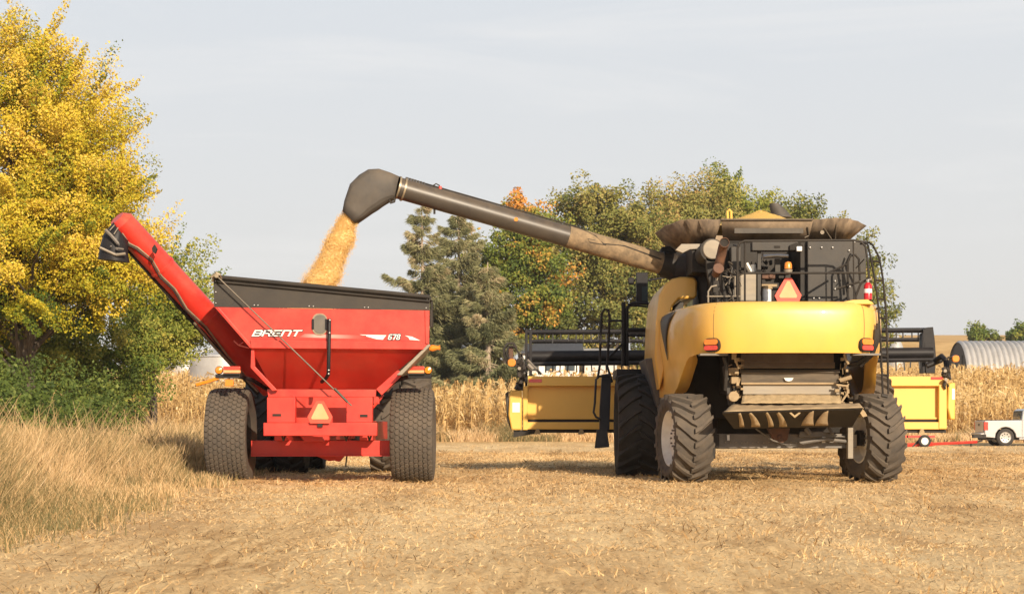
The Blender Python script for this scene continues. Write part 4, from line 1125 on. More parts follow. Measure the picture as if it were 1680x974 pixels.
# yellow body shell: one sheet that wraps round the tail and flares forward along both flanks
plan = np.array([(-1.80, 34.2), (-1.80, 33.2), (-1.78, 32.2), (-1.73, 31.3), (-1.64, 30.4), (-1.52, 29.7), (-1.38, 29.2), (-1.20, 28.92), (-.98, 28.79), (-.5, 28.71), (0, 28.69)])
plan = np.concatenate([plan, (plan[:-1] * np.array([-1, 1]))[::-1]])
seg = np.concatenate([[0], np.cumsum(np.linalg.norm(np.diff(plan, axis=0), axis=1))]); seg /= seg[-1]
def plan_at(u):
    return np.array([np.interp(u, seg, plan[:, 0]), np.interp(u, seg, plan[:, 1])])
def cr_plan(u):                                        # softened corners
    a = np.mean([plan_at(min(1, max(0, u + k))) for k in np.linspace(-.012, .012, 7)], axis=0); return a
ZT = 2.85
def zbot(y):
    return float(np.interp(y, [28.6, 29.3, 29.6, 29.85, 30.05, 30.25, 30.45, 30.7, 31.3, 32.3, 32.8, 33.4, 34.2], [2.07, 2.07, 2.04, 1.96, 1.84, 1.68, 1.55, 1.47, 1.43, 1.42, 1.60, 1.95, 2.05]))
def shell(u, t, off=0.0):
    p = cr_plan(u); e = (cr_plan(min(1, u + .004)) - cr_plan(max(0, u - .004)))
    e /= np.linalg.norm(e); nrm = np.array([e[1], -e[0]])
    zb = zbot(p[1]); z = zb + (ZT - zb) * t
    b = off + .07 * math.sin(math.pi * min(1, max(0, (z - 1.9) / 1.15))) - .05 * max(0, (t - .8) / .2) ** 2
    return Vector((CX + p[0] + nrm[0] * b, p[1] + nrm[1] * b, z))
NU, NV = 120, 16
loops = []
for i in range(NU + 1):
    u = i / NU
    row = [shell(u, j / NV) for j in range(NV + 1)]
    p = cr_plan(u); top = row[-1]
    inn = Vector((CX + p[0] * .955, 31.5 + (p[1] - 31.5) * .965, ZT + .015)); inn2 = Vector((CX + p[0] * .88, 31.5 + (p[1] - 31.5) * .92, ZT + .022))
    if p[1] > 31.5: inn = Vector((top.x * .985 + CX * .015, top.y, ZT + .012)); inn2 = Vector((top.x * .96 + CX * .04, top.y, ZT + .018))
    # rolled lower lip
    k_in = .03 + .09 * float(sstep(29.4, 29.9, p[1]))
    lo = row[0] + Vector((-(row[0].x - CX) * k_in, .06 if p[1] < 29.3 else 0, .015 if p[1] < 29.3 else .03))
    loops.append([lo] + row + [inn, inn2])
MB().loft(loops, closed=False, caps=False).build('body_shell', M['yellow'], cm, solid=.022, angle=48)
sm_ = MB()
for uu in (.0,):
    pass
def u_for_x(x, side):                                   # parameter where the tail reaches lateral offset x
    us = np.linspace(.25, .75, 400); xs_ = np.array([cr_plan(q_)[0] for q_ in us]); return float(us[np.argmin(np.abs(xs_ - x))])
for px in (1177, 1414):
    ux = u_for_x((px - HX) * 28.8 / FPX - CX, 0)
    sm_.tube([shell(ux, t, .006) for t in np.linspace(0.0, 1.0, 14)], .007, 5)
sm_.build('panel_seam', M['rust'], cm)
# left flank: silver grey swoosh set into the panel
us = np.linspace(0, .45, 500); ys_ = np.array([cr_plan(q_)[1] for q_ in us])
def flank(y, z, off=.03):
    u = float(us[np.argmin(np.abs(ys_ - y))]); zb = zbot(cr_plan(u)[1]); return shell(u, (z - zb) / (ZT - zb), off)
sw = MB()
top_e = [(31.9, 2.80), (31.5, 2.6), (31.2, 2.35), (31.05, 2.05)]; bot_e = [(30.5, 2.84), (30.8, 2.6), (30.95, 2.38), (31.03, 2.03)]
loops = []
for f in np.linspace(0, 1, 8):
    def ip(e): return np.interp(f, [0, .33, .66, 1], [q_[0] for q_ in e]), np.interp(f, [0, .33, .66, 1], [q_[1] for q_ in e])
    a, b = ip(top_e), ip(bot_e)
    loops.append([flank(lerp(a[0], b[0], g), lerp(a[1], b[1], g)) for g in (0, .25, .5, .75, 1)])
sw.loft(loops, closed=False, caps=False).build('flank_decal', M['greypanel'], cm, solid=.006)
# raised shoulder above the left flank
MB().pprism([(1082, 640), (1074, 585), (1076, 530), (1081, 485), (1091, 466), (1103, 457), (1116, 454), (1139, 454), (1144, 460), (1143.5, 486), (1138, 490), (1114, 490), (1104, 502), (1096, 540), (1093, 600)], 31.75, 2.5).build('shoulder_panel', M['yellow'], cm, bevel=.035)
MB().pprism([(1097, 610), (1100, 545), (1107, 503), (1116, 493), (1122, 496), (1116, 540), (1112, 610)], 31.9, 2.2).build('inner_flank', M['greypanel'], cm, bevel=.01)
# rear lamps
for px in (1173.5, 1417):
    ux = u_for_x((px - HX) * 28.85 / FPX - CX, 0); c = shell(ux, .16, .0)
    n_ = (shell(ux, .16, .1) - shell(ux, .16, 0)).normalized(); tn_ = Vector((-n_.y, n_.x, 0)).normalized()
    if tn_.x < 0: tn_ = -tn_
    def rl(w, h, dz, o0, o1):
        pts = []
        for x_, y_ in rounded(0, 0, w, h): pts.append(c + tn_ * x_ + Vector((0, 0, y_ + dz)) + n_ * o0)
        return MB().prism(pts, n_ * (o1 - o0))
    h = rl(.31, .215, 0, -.06, .045).build('lamp_housing', M['black'], cm, smooth=False, bevel=.006)
    rl(.265, .09, .045, .045, .062).build('turn_lamp', M['amber'], h, smooth=False, bevel=.004)
    rl(.265, .075, -.048, .045, .062).build('brake_lamp', M['redlens'], h, smooth=False, bevel=.004)
    MB().box(c.x - .2, c.x + .24, c.y - .02, c.y + .25, c.z - .165, c.z - .135).build('lamp_shelf', M['grey'], cm)

# chassis, dark inner bay
cb = MB()
cb.box(CX - 1.28, CX + 1.28, 31.3, 35.0, 1.05, 2.80)
cb.box(CX - .85, CX + .85, 29.9, 31.4, 1.45, 2.60)
cb.box(CX - 1.6, CX - .95, 33.0, 35.0, .8, 2.6); cb.box(CX + .95, CX + 1.6, 33.0, 35.0, .8, 2.6)
cb.box(CX - .8, CX + .8, 32, 34.8, .75, 1.1)
cb.build('chassis', M['dark'], cm)
MB().box(CX - 1.22, CX + 1.22, 29.2, 33.8, 2.78, 2.83).build('deck', M['black'], cm)
# straw hood outlet: stacked dusty plates, caked with chaff
def plate(x0, y0, x1, y1, d0, d1, m, name, th=.03):
    a = [P(x0, y0, d0), P(x1, y0, d0), P(x1, y1, d1), P(x0, y1, d1)]
    mb = MB(); mb.hexa(a + [p + Vector((0, th, 0)) for p in a]); return mb.build(name, m, cm, bevel=.006, smooth=False)
plate(1216, 576, 1368, 594, 29.75, 29.55, M['flap'], 'outlet_plate')
plate(1216, 594, 1370, 603.5, 29.55, 29.32, M['dusty'], 'outlet_ledge')
plate(1214, 606, 1378, 611, 29.5, 29.36, M['plate'], 'outlet_rib')
plate(1216, 611, 1376, 627.5, 29.40, 29.44, M['blade'], 'chopper_plate')
MB().tube([P(1216, 629, 29.36), P(1372, 629, 29.36)], .02, 8).build('outlet_bar', M['dusty'], cm)
MB().pprism([(1286, 619.5), (1302, 619.5), (1299, 624), (1294, 625.5), (1289, 624)], 29.385, .01).build('plate_badge', M['decal'], cm, smooth=False)
plate(1219, 630.5, 1380, 646.5, 29.40, 29.40, M['plate'], 'outlet_plate')
def crumple(name, x0, x1, ytop, ybot, d0, d1, nx=26, nv=5, m=None):
    loops = []
    for j in range(nv + 1):
        t = j / nv; row = []
        for i in range(nx + 1):
            s = i / nx; x = lerp(x0(t), x1(t), s); y = lerp(ytop(s), ybot(s), t); dd = lerp(d0, d1, t)
            p = P(x, y, dd); p.z += .012 * math.sin(i * 1.7 + j) * (1 if 0 < j < nv else .3); p.y += .012 * math.sin(i * 2.3 + j * 2)
            row.append(p)
        loops.append(row)
    return MB().loft(loops, closed=False, caps=False).build(name, m or M['chaff'], cm, solid=.015, angle=70)
crumple('chaff_apron', lambda t: lerp(1219, 1216, t), lambda t: lerp(1378, 1380, t), lambda s: 648 - 1.5 * math.sin(s * 3.1), lambda s: 661, 29.40, 29.15)
# deflector under the outlet, with its curved vanes
crumple('deflector_plate', lambda t: lerp(1204, 1186, t), lambda t: lerp(1408, 1417, t), lambda s: 663 + 1.5 * math.sin(s * 5), lambda s: lerp(676, 669, s) - 1.2 * math.sin(s * 3.1), 29.2, 28.62, m=M['dusty'])
df = MB()
df.hexa([P(1185, 678, 28.60), P(1415, 671.5, 28.60), P(1398, 700, 29.2), P(1204, 703, 29.2), P(1186, 675, 28.58), P(1416, 668.5, 28.58), P(1400, 690, 29.25), P(1203, 690, 29.25)])
df.build('deflector_underside', M['black'], cm, smooth=False)
df = MB(); df.pprism([(1412, 666), (1420, 676), (1423, 682), (1416, 684), (1408, 672)], 28.7, .5); df.build('deflector_lip', M['dusty'], cm)
for i, (xt, xb, w0, w1, lean) in enumerate(((1213, 1217, 4, 8, 1), (1230, 1240, 4, 15, 1), (1257, 1265, 4, 9, 1), (1275, 1285, 4.5, 13, 1), (1333, 1325, 4, 21, -1), (1357, 1348, 4, 22, -1))):
    vb = MB(); loops = []
    for t in np.linspace(0, 1, 7):
        y = lerp(677.5 - i * 1.0, 699.5 - (i > 3) * 2, t); x = lerp(xt, xb, math.sin(t * 1.57)); w = lerp(w0, w1, t ** .8)
        loops.append([P(x - w * .5, y, 28.62 + .35 * t), P(x + w * .5, y, 28.60 + .36 * t)])
    vb.loft(loops, closed=False, caps=False).build('vane', M['chaff'] if lean > 0 else M['dusty'], cm, solid=.012)
MB().pprism([(1298, 676), (1304, 681), (1311, 676), (1314, 677), (1304, 685), (1295, 677)], 28.60, .03).build('vane_hook', M['chaff'], cm, smooth=False)
# side frames, drive belts, brackets on both sides of the outlet
fr_ = MB()
fr_.pprism([(1186, 600), (1192, 598), (1204, 655), (1206, 664), (1196, 664)], 29.5, .15)
fr_.pbox(1203, 600, 1212, 640, 29.55, .2)
fr_.build('outlet_side_frame', M['greypanel'], cm, bevel=.006)
sd_ = MB()
sd_.cyl(P(1204, 650, 29.35), (0, 1, 0), .085, .3, 14); sd_.pbox(1196, 603, 1212, 615, 29.4, .2); sd_.pbox(1200, 618, 1212, 629, 29.35, .25)
sd_.build('rotor_drive', M['dusty'], cm, bevel=.006)
cl = MB()
for _ in range(46):
    left = rnd.random() < .5
    x = rnd.uniform(1200, 1217) if left else rnd.uniform(1370, 1394); y = rnd.uniform(586, 660); d = rnd.uniform(29.25, 29.6)
    if rnd.random() < .5:
        cl.tube([P(x, y, d), P(x + rnd.uniform(-9, 9), y + rnd.uniform(-13, 13), d + .1)], rnd.uniform(.007, .02), 5)
    else:
        cl.pbox(x, y, x + rnd.uniform(2, 7), y + rnd.uniform(2, 7), d, .08)
cl.tube([P(1192 + 15, 580, 29.1), P(1206, 590, 29.1), P(1212, 604, 29.2)], .016, 6); cl.pbox(1201, 578, 1208, 589, 29.05, .06)
cl.tube([P(1385, 580, 29.05), P(1387, 588, 29.05), P(1392, 597, 29.05)], .02, 6); cl.tube([P(1378, 624, 29.2), P(1397, 618, 29.15)], .035, 8)
cl.tube([P(1372, 631, 29.2), P(1391, 633, 29.2), P(1390, 645, 29.2), P(1380, 660, 29.2)], .018, 6)
cl.build('linkage', M['dusty'], cm)
hb_ = MB()
hb_.tube([P(1438, 540, 28.95), P(1436, 565, 28.95), P(1428, 582, 29.0), P(1410, 594, 29.2), P(1394, 598, 29.4)], .04, 7)
hb_.tube([P(1440, 530, 28.95), P(1440, 560, 28.97), P(1431, 582, 29.02), P(1412, 600, 29.2)], .03, 7)
hb_.tube([P(1187, 586, 29.3), P(1192, 600, 29.3), P(1190, 640, 29.4)], .03, 7)
hb_.build('hose', M['hose'], cm)

# rear axle
ab = MB()
ab.box(P(1165, 0, 29.95).x, P(1396, 0, 29.95).x, 29.9, 30.2, P(0, 735, 29.95).z, P(0, 711, 29.95).z)
ab.hexa([P(1310, 717, 29.8), P(1394, 717, 29.8), P(1394, 717, 30), P(1310, 717, 30), P(1312, 707, 29.8), P(1345, 707, 29.8), P(1345, 707, 30), P(1312, 707, 30)])
ab.build('rear_axle', M['grey'], cm, bevel=.012)
pb = MB(); pb.pprism([(1260, 702), (1296, 702), (1292, 721), (1281, 728), (1270, 722)], 29.72, .2); pb.cyl(P(1279, 716, 29.68), (0, 1, 0), .025, .1, 10)
pb.build('axle_pivot', M['rust'], cm, bevel=.006)
bb = MB()
for px in range(1190, 1392, 9):
    if abs(px - 1280) > 16: bb.cyl(P(px, 725 + (px % 2), 29.86), (0, 1, 0), .010, .05, 6)
bb.build('axle_bolts', M['plate'], cm)
tr_ = MB(); tr_.tube([P(1240, 703, 29.6), P(1268, 722, 29.6), P(1290, 729, 29.65), P(1315, 728, 29.7), P(1340, 719, 29.7)], .013, 6); tr_.tube([P(1312, 727, 29.7), P(1352, 720, 29.7), P(1390, 724, 29.8)], .03, 8)
tr_.tube([P(1322, 702, 29.7), P(1330, 712, 29.7)], .04, 8); tr_.tube([P(1360, 700, 29.8), P(1366, 712, 29.7)], .03, 8)
tr_.build('steering_cylinder', M['grey'], cm)
st = MB(); st.pbox(1193, 713, 1197, 722, 29.8, .05); st.pbox(1349, 714, 1354, 726, 29.8, .05); st.build('white_sticker', M['white'], cm)
for px in (1396, 1170):
    kp = MB(); kp.pbox(px - 5, 701, px + 4, 752, 29.72, .14); kp.pbox(px - 7, 712, px + 10, 734, 29.85, .2)
    kp.build('knuckle', M['plate'] if px > 1200 else M['black'], cm, bevel=.008)
YAW = R(11)
wheel(cm, (P(1122, 0, 30).x, 30.0, .715), .735, .62, .45, 'lug', M['tyre'], M['rim'], YAW, True, 19, .062)
wheel(cm, (P(1432, 0, 30).x, 30.0, .715), .735, .60, .40, 'lug', M['tyre'], M['rim'], YAW, True, 19, .062)
for px in (1150, 1406):
    MB().cyl(P(px, 718, 30), (math.cos(YAW) * (1 if px < 1200 else 1), math.sin(YAW), 0), .13, .16, 18).build('hub', M['black'], cm)
# front drive wheels
for s_ in (-1, 1):
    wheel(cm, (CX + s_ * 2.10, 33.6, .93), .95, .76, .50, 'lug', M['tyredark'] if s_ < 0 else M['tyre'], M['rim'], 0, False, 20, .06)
MB().cyl((CX - 2.0, 33.6, .93), (1, 0, 0), .2, 4.0, 16).build('front_axle', M['black'], cm)
MB().pprism([(1058, 588), (1082, 586), (1090, 640), (1087, 664), (1080, 668), (1075, 655), (1068, 625)], 32.35, 1.6).build('wheel_fender', M['fender'], cm, bevel=.02)

# engine bay on top
eb = MB(); eb.pbox(1188, 393, 1330, 497, 31.0, .1); eb.build('bay_back', M['dark'], cm)
MB().pbox(1325, 394, 1421, 496, 29.75, 1.3).build('engine_cover', M['greypanel'], cm, bevel=.012)
MB().pbox(1313, 398, 1324.5, 497, 29.85, 1.1).build('engine_cover_frame', M['black'], cm, bevel=.006)
rv = MB(); rivets(rv, [(1329, 406), (1348, 406), (1366, 406), (1393, 411), (1402, 397), (1393, 425), (1370, 461), (1394, 470), (1335, 489), (1344, 489), (1370, 474)], 29.73, .016); rv.build('cover_bolts', M['chrome'], cm)
MB().pbox(1234, 396.5, 1309, 411, 29.8, .25).build('bay_lintel', M['greypanel'], cm, bevel=.008)
MB().pbox(1270, 403, 1280, 407, 29.795, .02).build('slot', M['dark'], cm)
MB().pprism([(1296, 410), (1312, 410), (1318, 402), (1306, 398), (1296, 402)], 29.74, .06).build('bay_bracket', M['dark'], cm)
MB().pbox(1307, 404, 1316, 412, 29.7, .08).build('work_lamp', M['white'], cm, bevel=.01)
pp = MB(); pp.pbox(1243, 411, 1248.5, 497, 29.9, .06); pp.pbox(1272, 424, 1280, 446, 30.2, .1); pp.build('bay_post', M['greypanel'], cm)
MB().pbox(1213, 448, 1243, 495, 29.95, .4).build('coolant_tank', M['plate'], cm, bevel=.03)
MB().pbox(1199, 404, 1216, 446, 30.6, .3).build('exhaust_shield', M['greypanel'], cm, bevel=.02)
en = MB(); en.cyl(P(1258, 497, 30.0), (0, 0, 1), .075, .24, 16); en.build('oil_filter', M['white'], cm)
en = MB(); en.cyl(P(1259, 474, 30.0), (0, 0, 1), .085, .05, 16); en.pbox(1250, 466, 1275, 470, 30.0, .1); en.build('filter_head', M['dusty'], cm)
en = MB(); en.pbox(1250, 449, 1272, 457, 30.0, .2); en.cyl(P(1265, 453, 29.98), (0, 1, 0), .035, .2, 12); en.build('injection_pump', M['rust'], cm, bevel=.01)
en = MB(); en.tube([P(1250, 421, 30.3), P(1275, 419.5, 30.3), P(1293, 420.5, 30.3)], .035, 10); en.tube([P(1251, 412, 30.2), P(1251, 429, 30.2)], .014, 6); en.tube([P(1246, 423, 30.25), P(1258, 421, 30.25)], .014, 6)
en.tube([P(1224, 432, 30.1), P(1229, 441, 30.1), P(1232, 446, 30.1)], .045, 8); en.cyl(P(1236, 446, 30.1), (0, 0, 1), .05, .12, 12); en.build('pipework', M['chrome'], cm)
en = MB()
for _ in range(44):
    x, y, d = rnd.uniform(1192, 1310), rnd.uniform(422, 494), rnd.uniform(30.3, 30.8)
    if rnd.random() < .55: en.tube([P(x, y, d), P(x + rnd.uniform(-16, 16), y + rnd.uniform(-5, 5), d), P(x + rnd.uniform(-16, 16), y + rnd.uniform(-12, 12), d)], rnd.uniform(.010, .03), 6)
    else: en.pbox(x, y, x + rnd.uniform(3, 13), y + rnd.uniform(3, 11), d, .12)
en.pbox(1250, 458, 1300, 494, 30.5, .4); en.pbox(1195, 455, 1212, 495, 30.5, .3)
en.build('engine', M['black'], cm, bevel=.006)
en = MB()
for _ in range(26):
    x, y, d = rnd.uniform(1176, 1214), rnd.uniform(430, 494), rnd.uniform(29.6, 30.3)
    en.tube([P(x, y, d), P(x + rnd.uniform(-10, 10), y + rnd.uniform(-18, 18), d + .05), P(x + rnd.uniform(-14, 14), y + rnd.uniform(4, 30), d)], rnd.uniform(.008, .017), 6)
en.build('cable_bundle', M['hose'], cm)
wr = MB()
wr.tube([P(1162, 496, 29.4), P(1162, 478, 29.4), P(1167, 470, 29.4), P(1176, 468, 29.4)], .014, 6); wr.tube([P(1160, 486, 29.4), P(1215, 486, 29.4)], .012, 6); wr.tube([P(1206, 486, 29.4), P(1206, 453, 29.4), P(1192, 455, 29.4)], .012, 6)
wr.tube([P(1176, 460, 29.5), P(1180, 452, 29.5), P(1200, 455, 29.5), P(1190, 468, 29.5)], .010, 6)
wr.build('wire_guard', M['plate'], cm)
# air intake, exhaust
ai = MB(); ai.cyl(P(1168, 410, 30.0), (0, 1, 0), .19, .9, 26); ai.build('air_intake', M['black'], cm)
MB().lathe([(0, .165), (-.02, .15), (-.028, .001)], P(1169, 409, 29.99), (0, 1, 0), 26).build('intake_cap', M['plate'], cm)
ex = MB(); ex.tube([P(1179, 440, 29.45), P(1182, 425, 29.4), P(1186, 406, 29.3), P(1188, 400, 29.2), P(1188.5, 397.5, 29.08)], [.08, .075, .075, .075, .075], 16, caps=False); ex.tube([P(1174, 450, 29.5), P(1179, 440, 29.3)], [.06, .085], 14); ex.build('exhaust_pipe', M['rust'], cm, solid=.008)
MB().lathe([(-.012, .070), (-.022, .065), (-.03, .001)], P(1188.5, 397.5, 29.08), (P(1188.5, 397.5, 29.08) - P(1188, 400, 29.2)), 16).build('pipe_bore', M['dark'], cm)
cl2 = MB(); cl2.cyl(P(1176, 421, 29.7), (1, 0, .2), .05, .12, 10); cl2.build('exhaust_clamp', M['chrome'], cm)
bl = MB(); bl.pprism([(1158, 420), (1178, 424), (1182, 450), (1190, 500), (1178, 500), (1162, 455)], 30.0, .2); bl.tube([P(1179, 440, 29.5), P(1185, 470, 29.5), P(1192, 498, 29.5)], .04, 8); bl.build('auger_drive', M['black'], cm)
# warning triangle and beacon
sm2 = MB(); sm2.pprism([(1288, 456), (1299, 456), (1315, 484), (1311, 495), (1276, 495), (1271, 485)], 29.15, .014); so2 = sm2.build('warning_triangle', M['smvred'], cm, smooth=False)
MB().pprism([(1291.5, 461), (1295.5, 461), (1308, 485.5), (1306.5, 488.5), (1280, 488.5), (1278.5, 485.5)], 29.142, .006).build('orange_panel', M['smvor'], so2, smooth=False)
bc = MB(); bc.lathe([(0, .062), (.07, .060), (.105, .045), (.12, .001)], P(1293, 441, 29.2), (0, 0, 1), 20); bcb = bc.build('beacon', M['amber'], cm)
MB().lathe([(0, .001), (0, .062), (.05, .07), (.055, .06), (.07, .001)], P(1293, 447.5, 29.2), (0, 0, 1), 20).build('beacon_base', M['plate'], bcb)
MB().pbox(1289, 446, 1297, 458, 29.22, .05).build('beacon_post', M['black'], cm)
# guard rails round the deck
rl_ = MB(); d = 28.98
rl_.tube([P(1210, 496, d), P(1210, 408, d), P(1213, 399, d), P(1222, 395, d), P(1400, 394, d), P(1412, 396, d), P(1420, 404, d), P(1424, 430, d), P(1427, 480, d), P(1428, 496, d)], .019, 8)
rl_.tube([P(1222, 496, d), P(1222, 397, d)], .017, 8); rl_.tube([P(1222, 448, d), P(1420, 447.5, d)], .017, 8); rl_.tube([P(1211, 452, d), P(1222, 447, d)], .015, 8)
rl_.tube([P(1400, 394, d), P(1401, 496, d)], .012, 8)
rl_.tube([P(1210, 404, d), P(1204, 402, d + 1.2)], .017, 8)
rl_.build('guard_rail', M['black'], cm)
hp = MB()
hp.tube([P(1391, 496, 29.3), P(1391, 430, 29.3), P(1395, 420, 29.3), P(1403, 418, 29.3), P(1409, 425, 29.3), P(1411, 460, 29.3)], .019, 8)
hp.tube([P(1360, 447, 29.0), P(1388, 434, 29.25)], .019, 8); hp.tube([P(1372, 474, 29.2), P(1410, 462, 29.2)], .019, 8); hp.tube([P(1400, 496, 29.1), P(1412, 465, 29.1), P(1428, 455, 29.1)], .019, 8); hp.tube([P(1404, 440, 29.2), P(1418, 425, 29.1)], .009, 6)
hp.build('deck_hoop', M['black'], cm)
MB().pprism([(1384, 494.5), (1400, 491.5), (1424, 491), (1432, 496), (1434, 499), (1384, 499)], 28.82, .35).build('deck_step', M['yellow'], cm, bevel=.012)
# ladder up the right rear corner
ld = MB()
def rail_at(t, side):
    o = [(402, 1432), (417, 1441), (450, 1448), (515, 1454), (580, 1456), (645, 1457.5)]; n_ = [(402, 1424), (425, 1429), (450, 1434), (490, 1440), (565, 1445), (648, 1448.5)]
    a = o if side else n_; y = lerp(402, 646, t); return P(np.interp(y, [q_[0] for q_ in a], [q_[1] for q_ in a]), y, 29.02 + (.0 if side else .02))
for sd in (0, 1): ld.tube([rail_at(t, sd) for t in np.linspace(0, 1, 14)], .017, 7)
ld.tube([P(1424, 402, 29.05), P(1421, 399, 29.1), P(1412, 400, 29.3)], .017, 7); ld.tube([P(1432, 402, 29.02), P(1426, 398, 29.1), P(1416, 398, 29.4)], .017, 7)
ld.tube([P(1446, 648, 29.0), P(1456, 650, 29.0)], .03, 7)
ld.build('ladder', M['black'], cm)
rg = MB()
for y in (428, 459, 490, 521, 552, 583, 614):
    t = (y - 402) / 244; rg.tube([rail_at(t, 0), rail_at(t + .006, 1)], .016, 6)
rg.build('ladder_rungs', M['black'], cm)
lm = MB()
for y in (505, 560): lm.tube([P(1445, y, 29.05), P(1434, y + 2, 29.3)], .016, 6)
lm.build('ladder_mount', M['black'], cm)

# grain tank with its flared, dusty extensions
tb = MB(); tb.box(CX - 1.02, CX + 1.30, 30.95, 34.2, 2.83, 3.52); tb.box(CX - 1.35, CX + 1.35, 30.95, 34.2, 3.52, 4.0); tb.build('grain_tank', M['black'], cm)
def surf4(name, pts_top, pts_bot, m, pleat=0):
    if pleat:
        def fine(pts, amp):
            out = []
            for a, b in zip(pts[:-1], pts[1:]):
                for f in (0, .5): out.append((lerp(a[0], b[0], f), lerp(a[1], b[1], f) + (amp * .6 if f else 0), lerp(a[2], b[2], f) + (amp * .11 if f else 0)))
            return out + [pts[-1]]
        pts_top, pts_bot = fine(pts_top, pleat), fine(pts_bot, 0)
    loops = [[P(*p) for p in pts_bot], [P(*p) for p in pts_top]]
    return MB().loft(loops, closed=False, caps=False).build(name, m, cm, solid=.016, angle=3)
surf4('tank_panel', [(1183, 360.5, 30.65), (1334, 360.5, 30.65)], [(1186, 394, 31.0), (1326, 394, 31.0)], M['flap'])
surf4('corner_flap', [(1184, 360, 30.64), (1160, 359.5, 30.60), (1132, 359.5, 30.75), (1116, 361, 31.0), (1090, 371, 31.5), (1075, 382, 32.2)],
      [(1172, 396, 31.05), (1160, 399, 31.10), (1146, 402, 31.25), (1134, 405, 31.45), (1122, 407, 31.8), (1112, 409, 32.2)], M['rubberflap'], 1.4)
surf4('corner_flap', [(1334, 360, 30.64), (1352, 359.3, 30.62), (1371, 357.5, 30.62), (1392, 358.5, 30.7), (1408, 363, 31.0), (1421, 370, 31.6)],
      [(1326, 394, 31.02), (1344, 393.5, 31.05), (1364, 393.5, 31.1), (1380, 394, 31.15), (1390, 393, 31.4), (1396, 391, 31.9)], M['rubberflap'], .8)
xl, xr = CX - 1.60, CX + 1.62
lft = MB(); lft.add([P(1075, 382, 32.2), (xl, 34.0, 4.60), (CX - 1.35, 33.9, 4.0), P(1112, 409, 32.2)], [(0, 1, 2, 3)]); lft.build('side_flap', M['rubberflap'], cm, solid=.02, smooth=False)
lft = MB(); lft.add([P(1421, 370, 31.6), (xr, 34.0, 4.60), (CX + 1.35, 33.9, 4.0), P(1396, 391, 31.9)], [(0, 1, 2, 3)]); lft.build('side_flap', M['rubberflap'], cm, solid=.02, smooth=False)
lft = MB(); lft.add([(xl, 34.0, 4.60), (xr, 34.0, 4.60), (CX + 1.35, 33.9, 4.0), (CX - 1.35, 33.9, 4.0)], [(0, 1, 2, 3)]); lft.build('tank_panel', M['flap'], cm, solid=.02, smooth=False)
rbm = MB()
rbm.pbox(1205, 374, 1318, 382.5, 30.78, .03); rbm.build('panel_recess', M['boot'], cm)
rbm = MB(); rbm.tube([P(1183, 360, 30.63), P(1334, 360, 30.63)], .014, 6); rbm.tube([P(1372, 357.5, 30.66), P(1370, 393, 31.06)], .012, 6); rbm.tube([P(1352, 374, 30.8), P(1364, 392, 31.0)], .012, 6); rbm.cyl(P(1349, 381, 30.82), (0, 1, 0), .035, .03, 10)
rbm.tube([P(1325, 372, 30.75), P(1327, 386, 30.9), P(1320, 390, 30.9)], .012, 6); rbm.build('panel_strut', M['blade'], cm)
br_ = MB(); br_.pprism([(1108, 410), (1118, 400), (1148, 400), (1148, 408), (1132, 409), (1120, 415)], 30.9, .12); br_.build('auger_saddle', M['plate'], cm, bevel=.006)
ch = MB(); ch.loft([ring(1284, 357, 32.9, 16, 16, rot=0), ring(1276, 344, 32.9, 13, 13), ring(1270, 334, 32.9, 8, 10)]); ch.build('bubble_auger', M['boot'], cm)
yl = MB(); yl.tube([P(1194, 362, 32.6), P(1193.5, 347, 32.6), P(1196.5, 344, 32.6), P(1199.5, 347, 32.6), P(1200, 362, 32.6)], .022, 6); yl.build('hand_loop', M['yellow_h'], cm)
heap('bean_heap', 'mound of golden beans showing above the combine tank rim', (P(1248, 0, 32.3).x, 32.3), 1.15, .36, 4.36, M['beanheap'])

# unloading auger
a0, a1 = P(1092, 434, 32.4), P(652, 308, 31.3)
def U(t): return a0.lerp(a1, t)
MB().tube([U(0), U(.375)], .192, 28).build('auger_base_tube', M['tubedust'], cm)
MB().tube([U(.374), U(.7), U(1.0)], .186, 28).build('auger_tube', M['tube'], cm)
el = MB(); el.tube([U(.02), U(-.035), P(1120, 441, 32.4), P(1145, 440, 32.2), P(1165, 452, 32.0), P(1172, 480, 31.9), P(1172, 520, 31.9)], [.21, .25, .28, .30, .30, .28, .26], 22); el.build('auger_elbow', M['black'], cm)
MB().pbox(1085, 404, 1150, 452, 32.5, .5).build('elbow_guard', M['dark'], cm, bevel=.04)
bd = MB(); axu = (a1 - a0).normalized()
for t in (.978, .998): bd.tube([U(t) - axu * .015, U(t) + axu * .015], .203, 28)
bd.tube([P(630, 296, 31.07), P(647, 302, 31.08)], .012, 6)
bd.build('tube_clamp', M['brass'], cm)
hw = MB()
hw.tube([U(.02) + Vector((0, -.20, .05)), U(.16) + Vector((0, -.17, .10)), U(.24) + Vector((0, -.19, .03)), U(.27) + Vector((0, -.15, .13)), U(.34) + Vector((0, -.05, .21)), U(.5) + Vector((0, .02, .215)), U(.8) + Vector((0, .02, .21)), U(.9) + Vector((0, .02, .21))], .014, 6)
hw.tube([U(.23) + Vector((0, -.2, .02)), U(.29) + Vector((0, -.2, -.01)), U(.30) + Vector((0, -.195, .04)), U(.27) + Vector((0, -.19, .05))], .008, 5)
for t in (.905, .915, .925, .935, .945, .955, .965): hw.tube([U(t) + Vector((0, 0, .18)), U(t) + Vector((0, 0, .225))], .02, 5)
hw.tube([U(.90) + Vector((0, 0, .21)), U(.97) + Vector((0, 0, .215))], .012, 5)
hw.tube([U(.865) + Vector((-.06, 0, .2)), U(.86) + Vector((0, 0, .26)), U(.855) + Vector((.04, 0, .23))], .012, 5)
hw.tube([U(.866) + Vector((0, 0, -.18)), U(.866) + Vector((0, 0, -.27))], .02, 6)
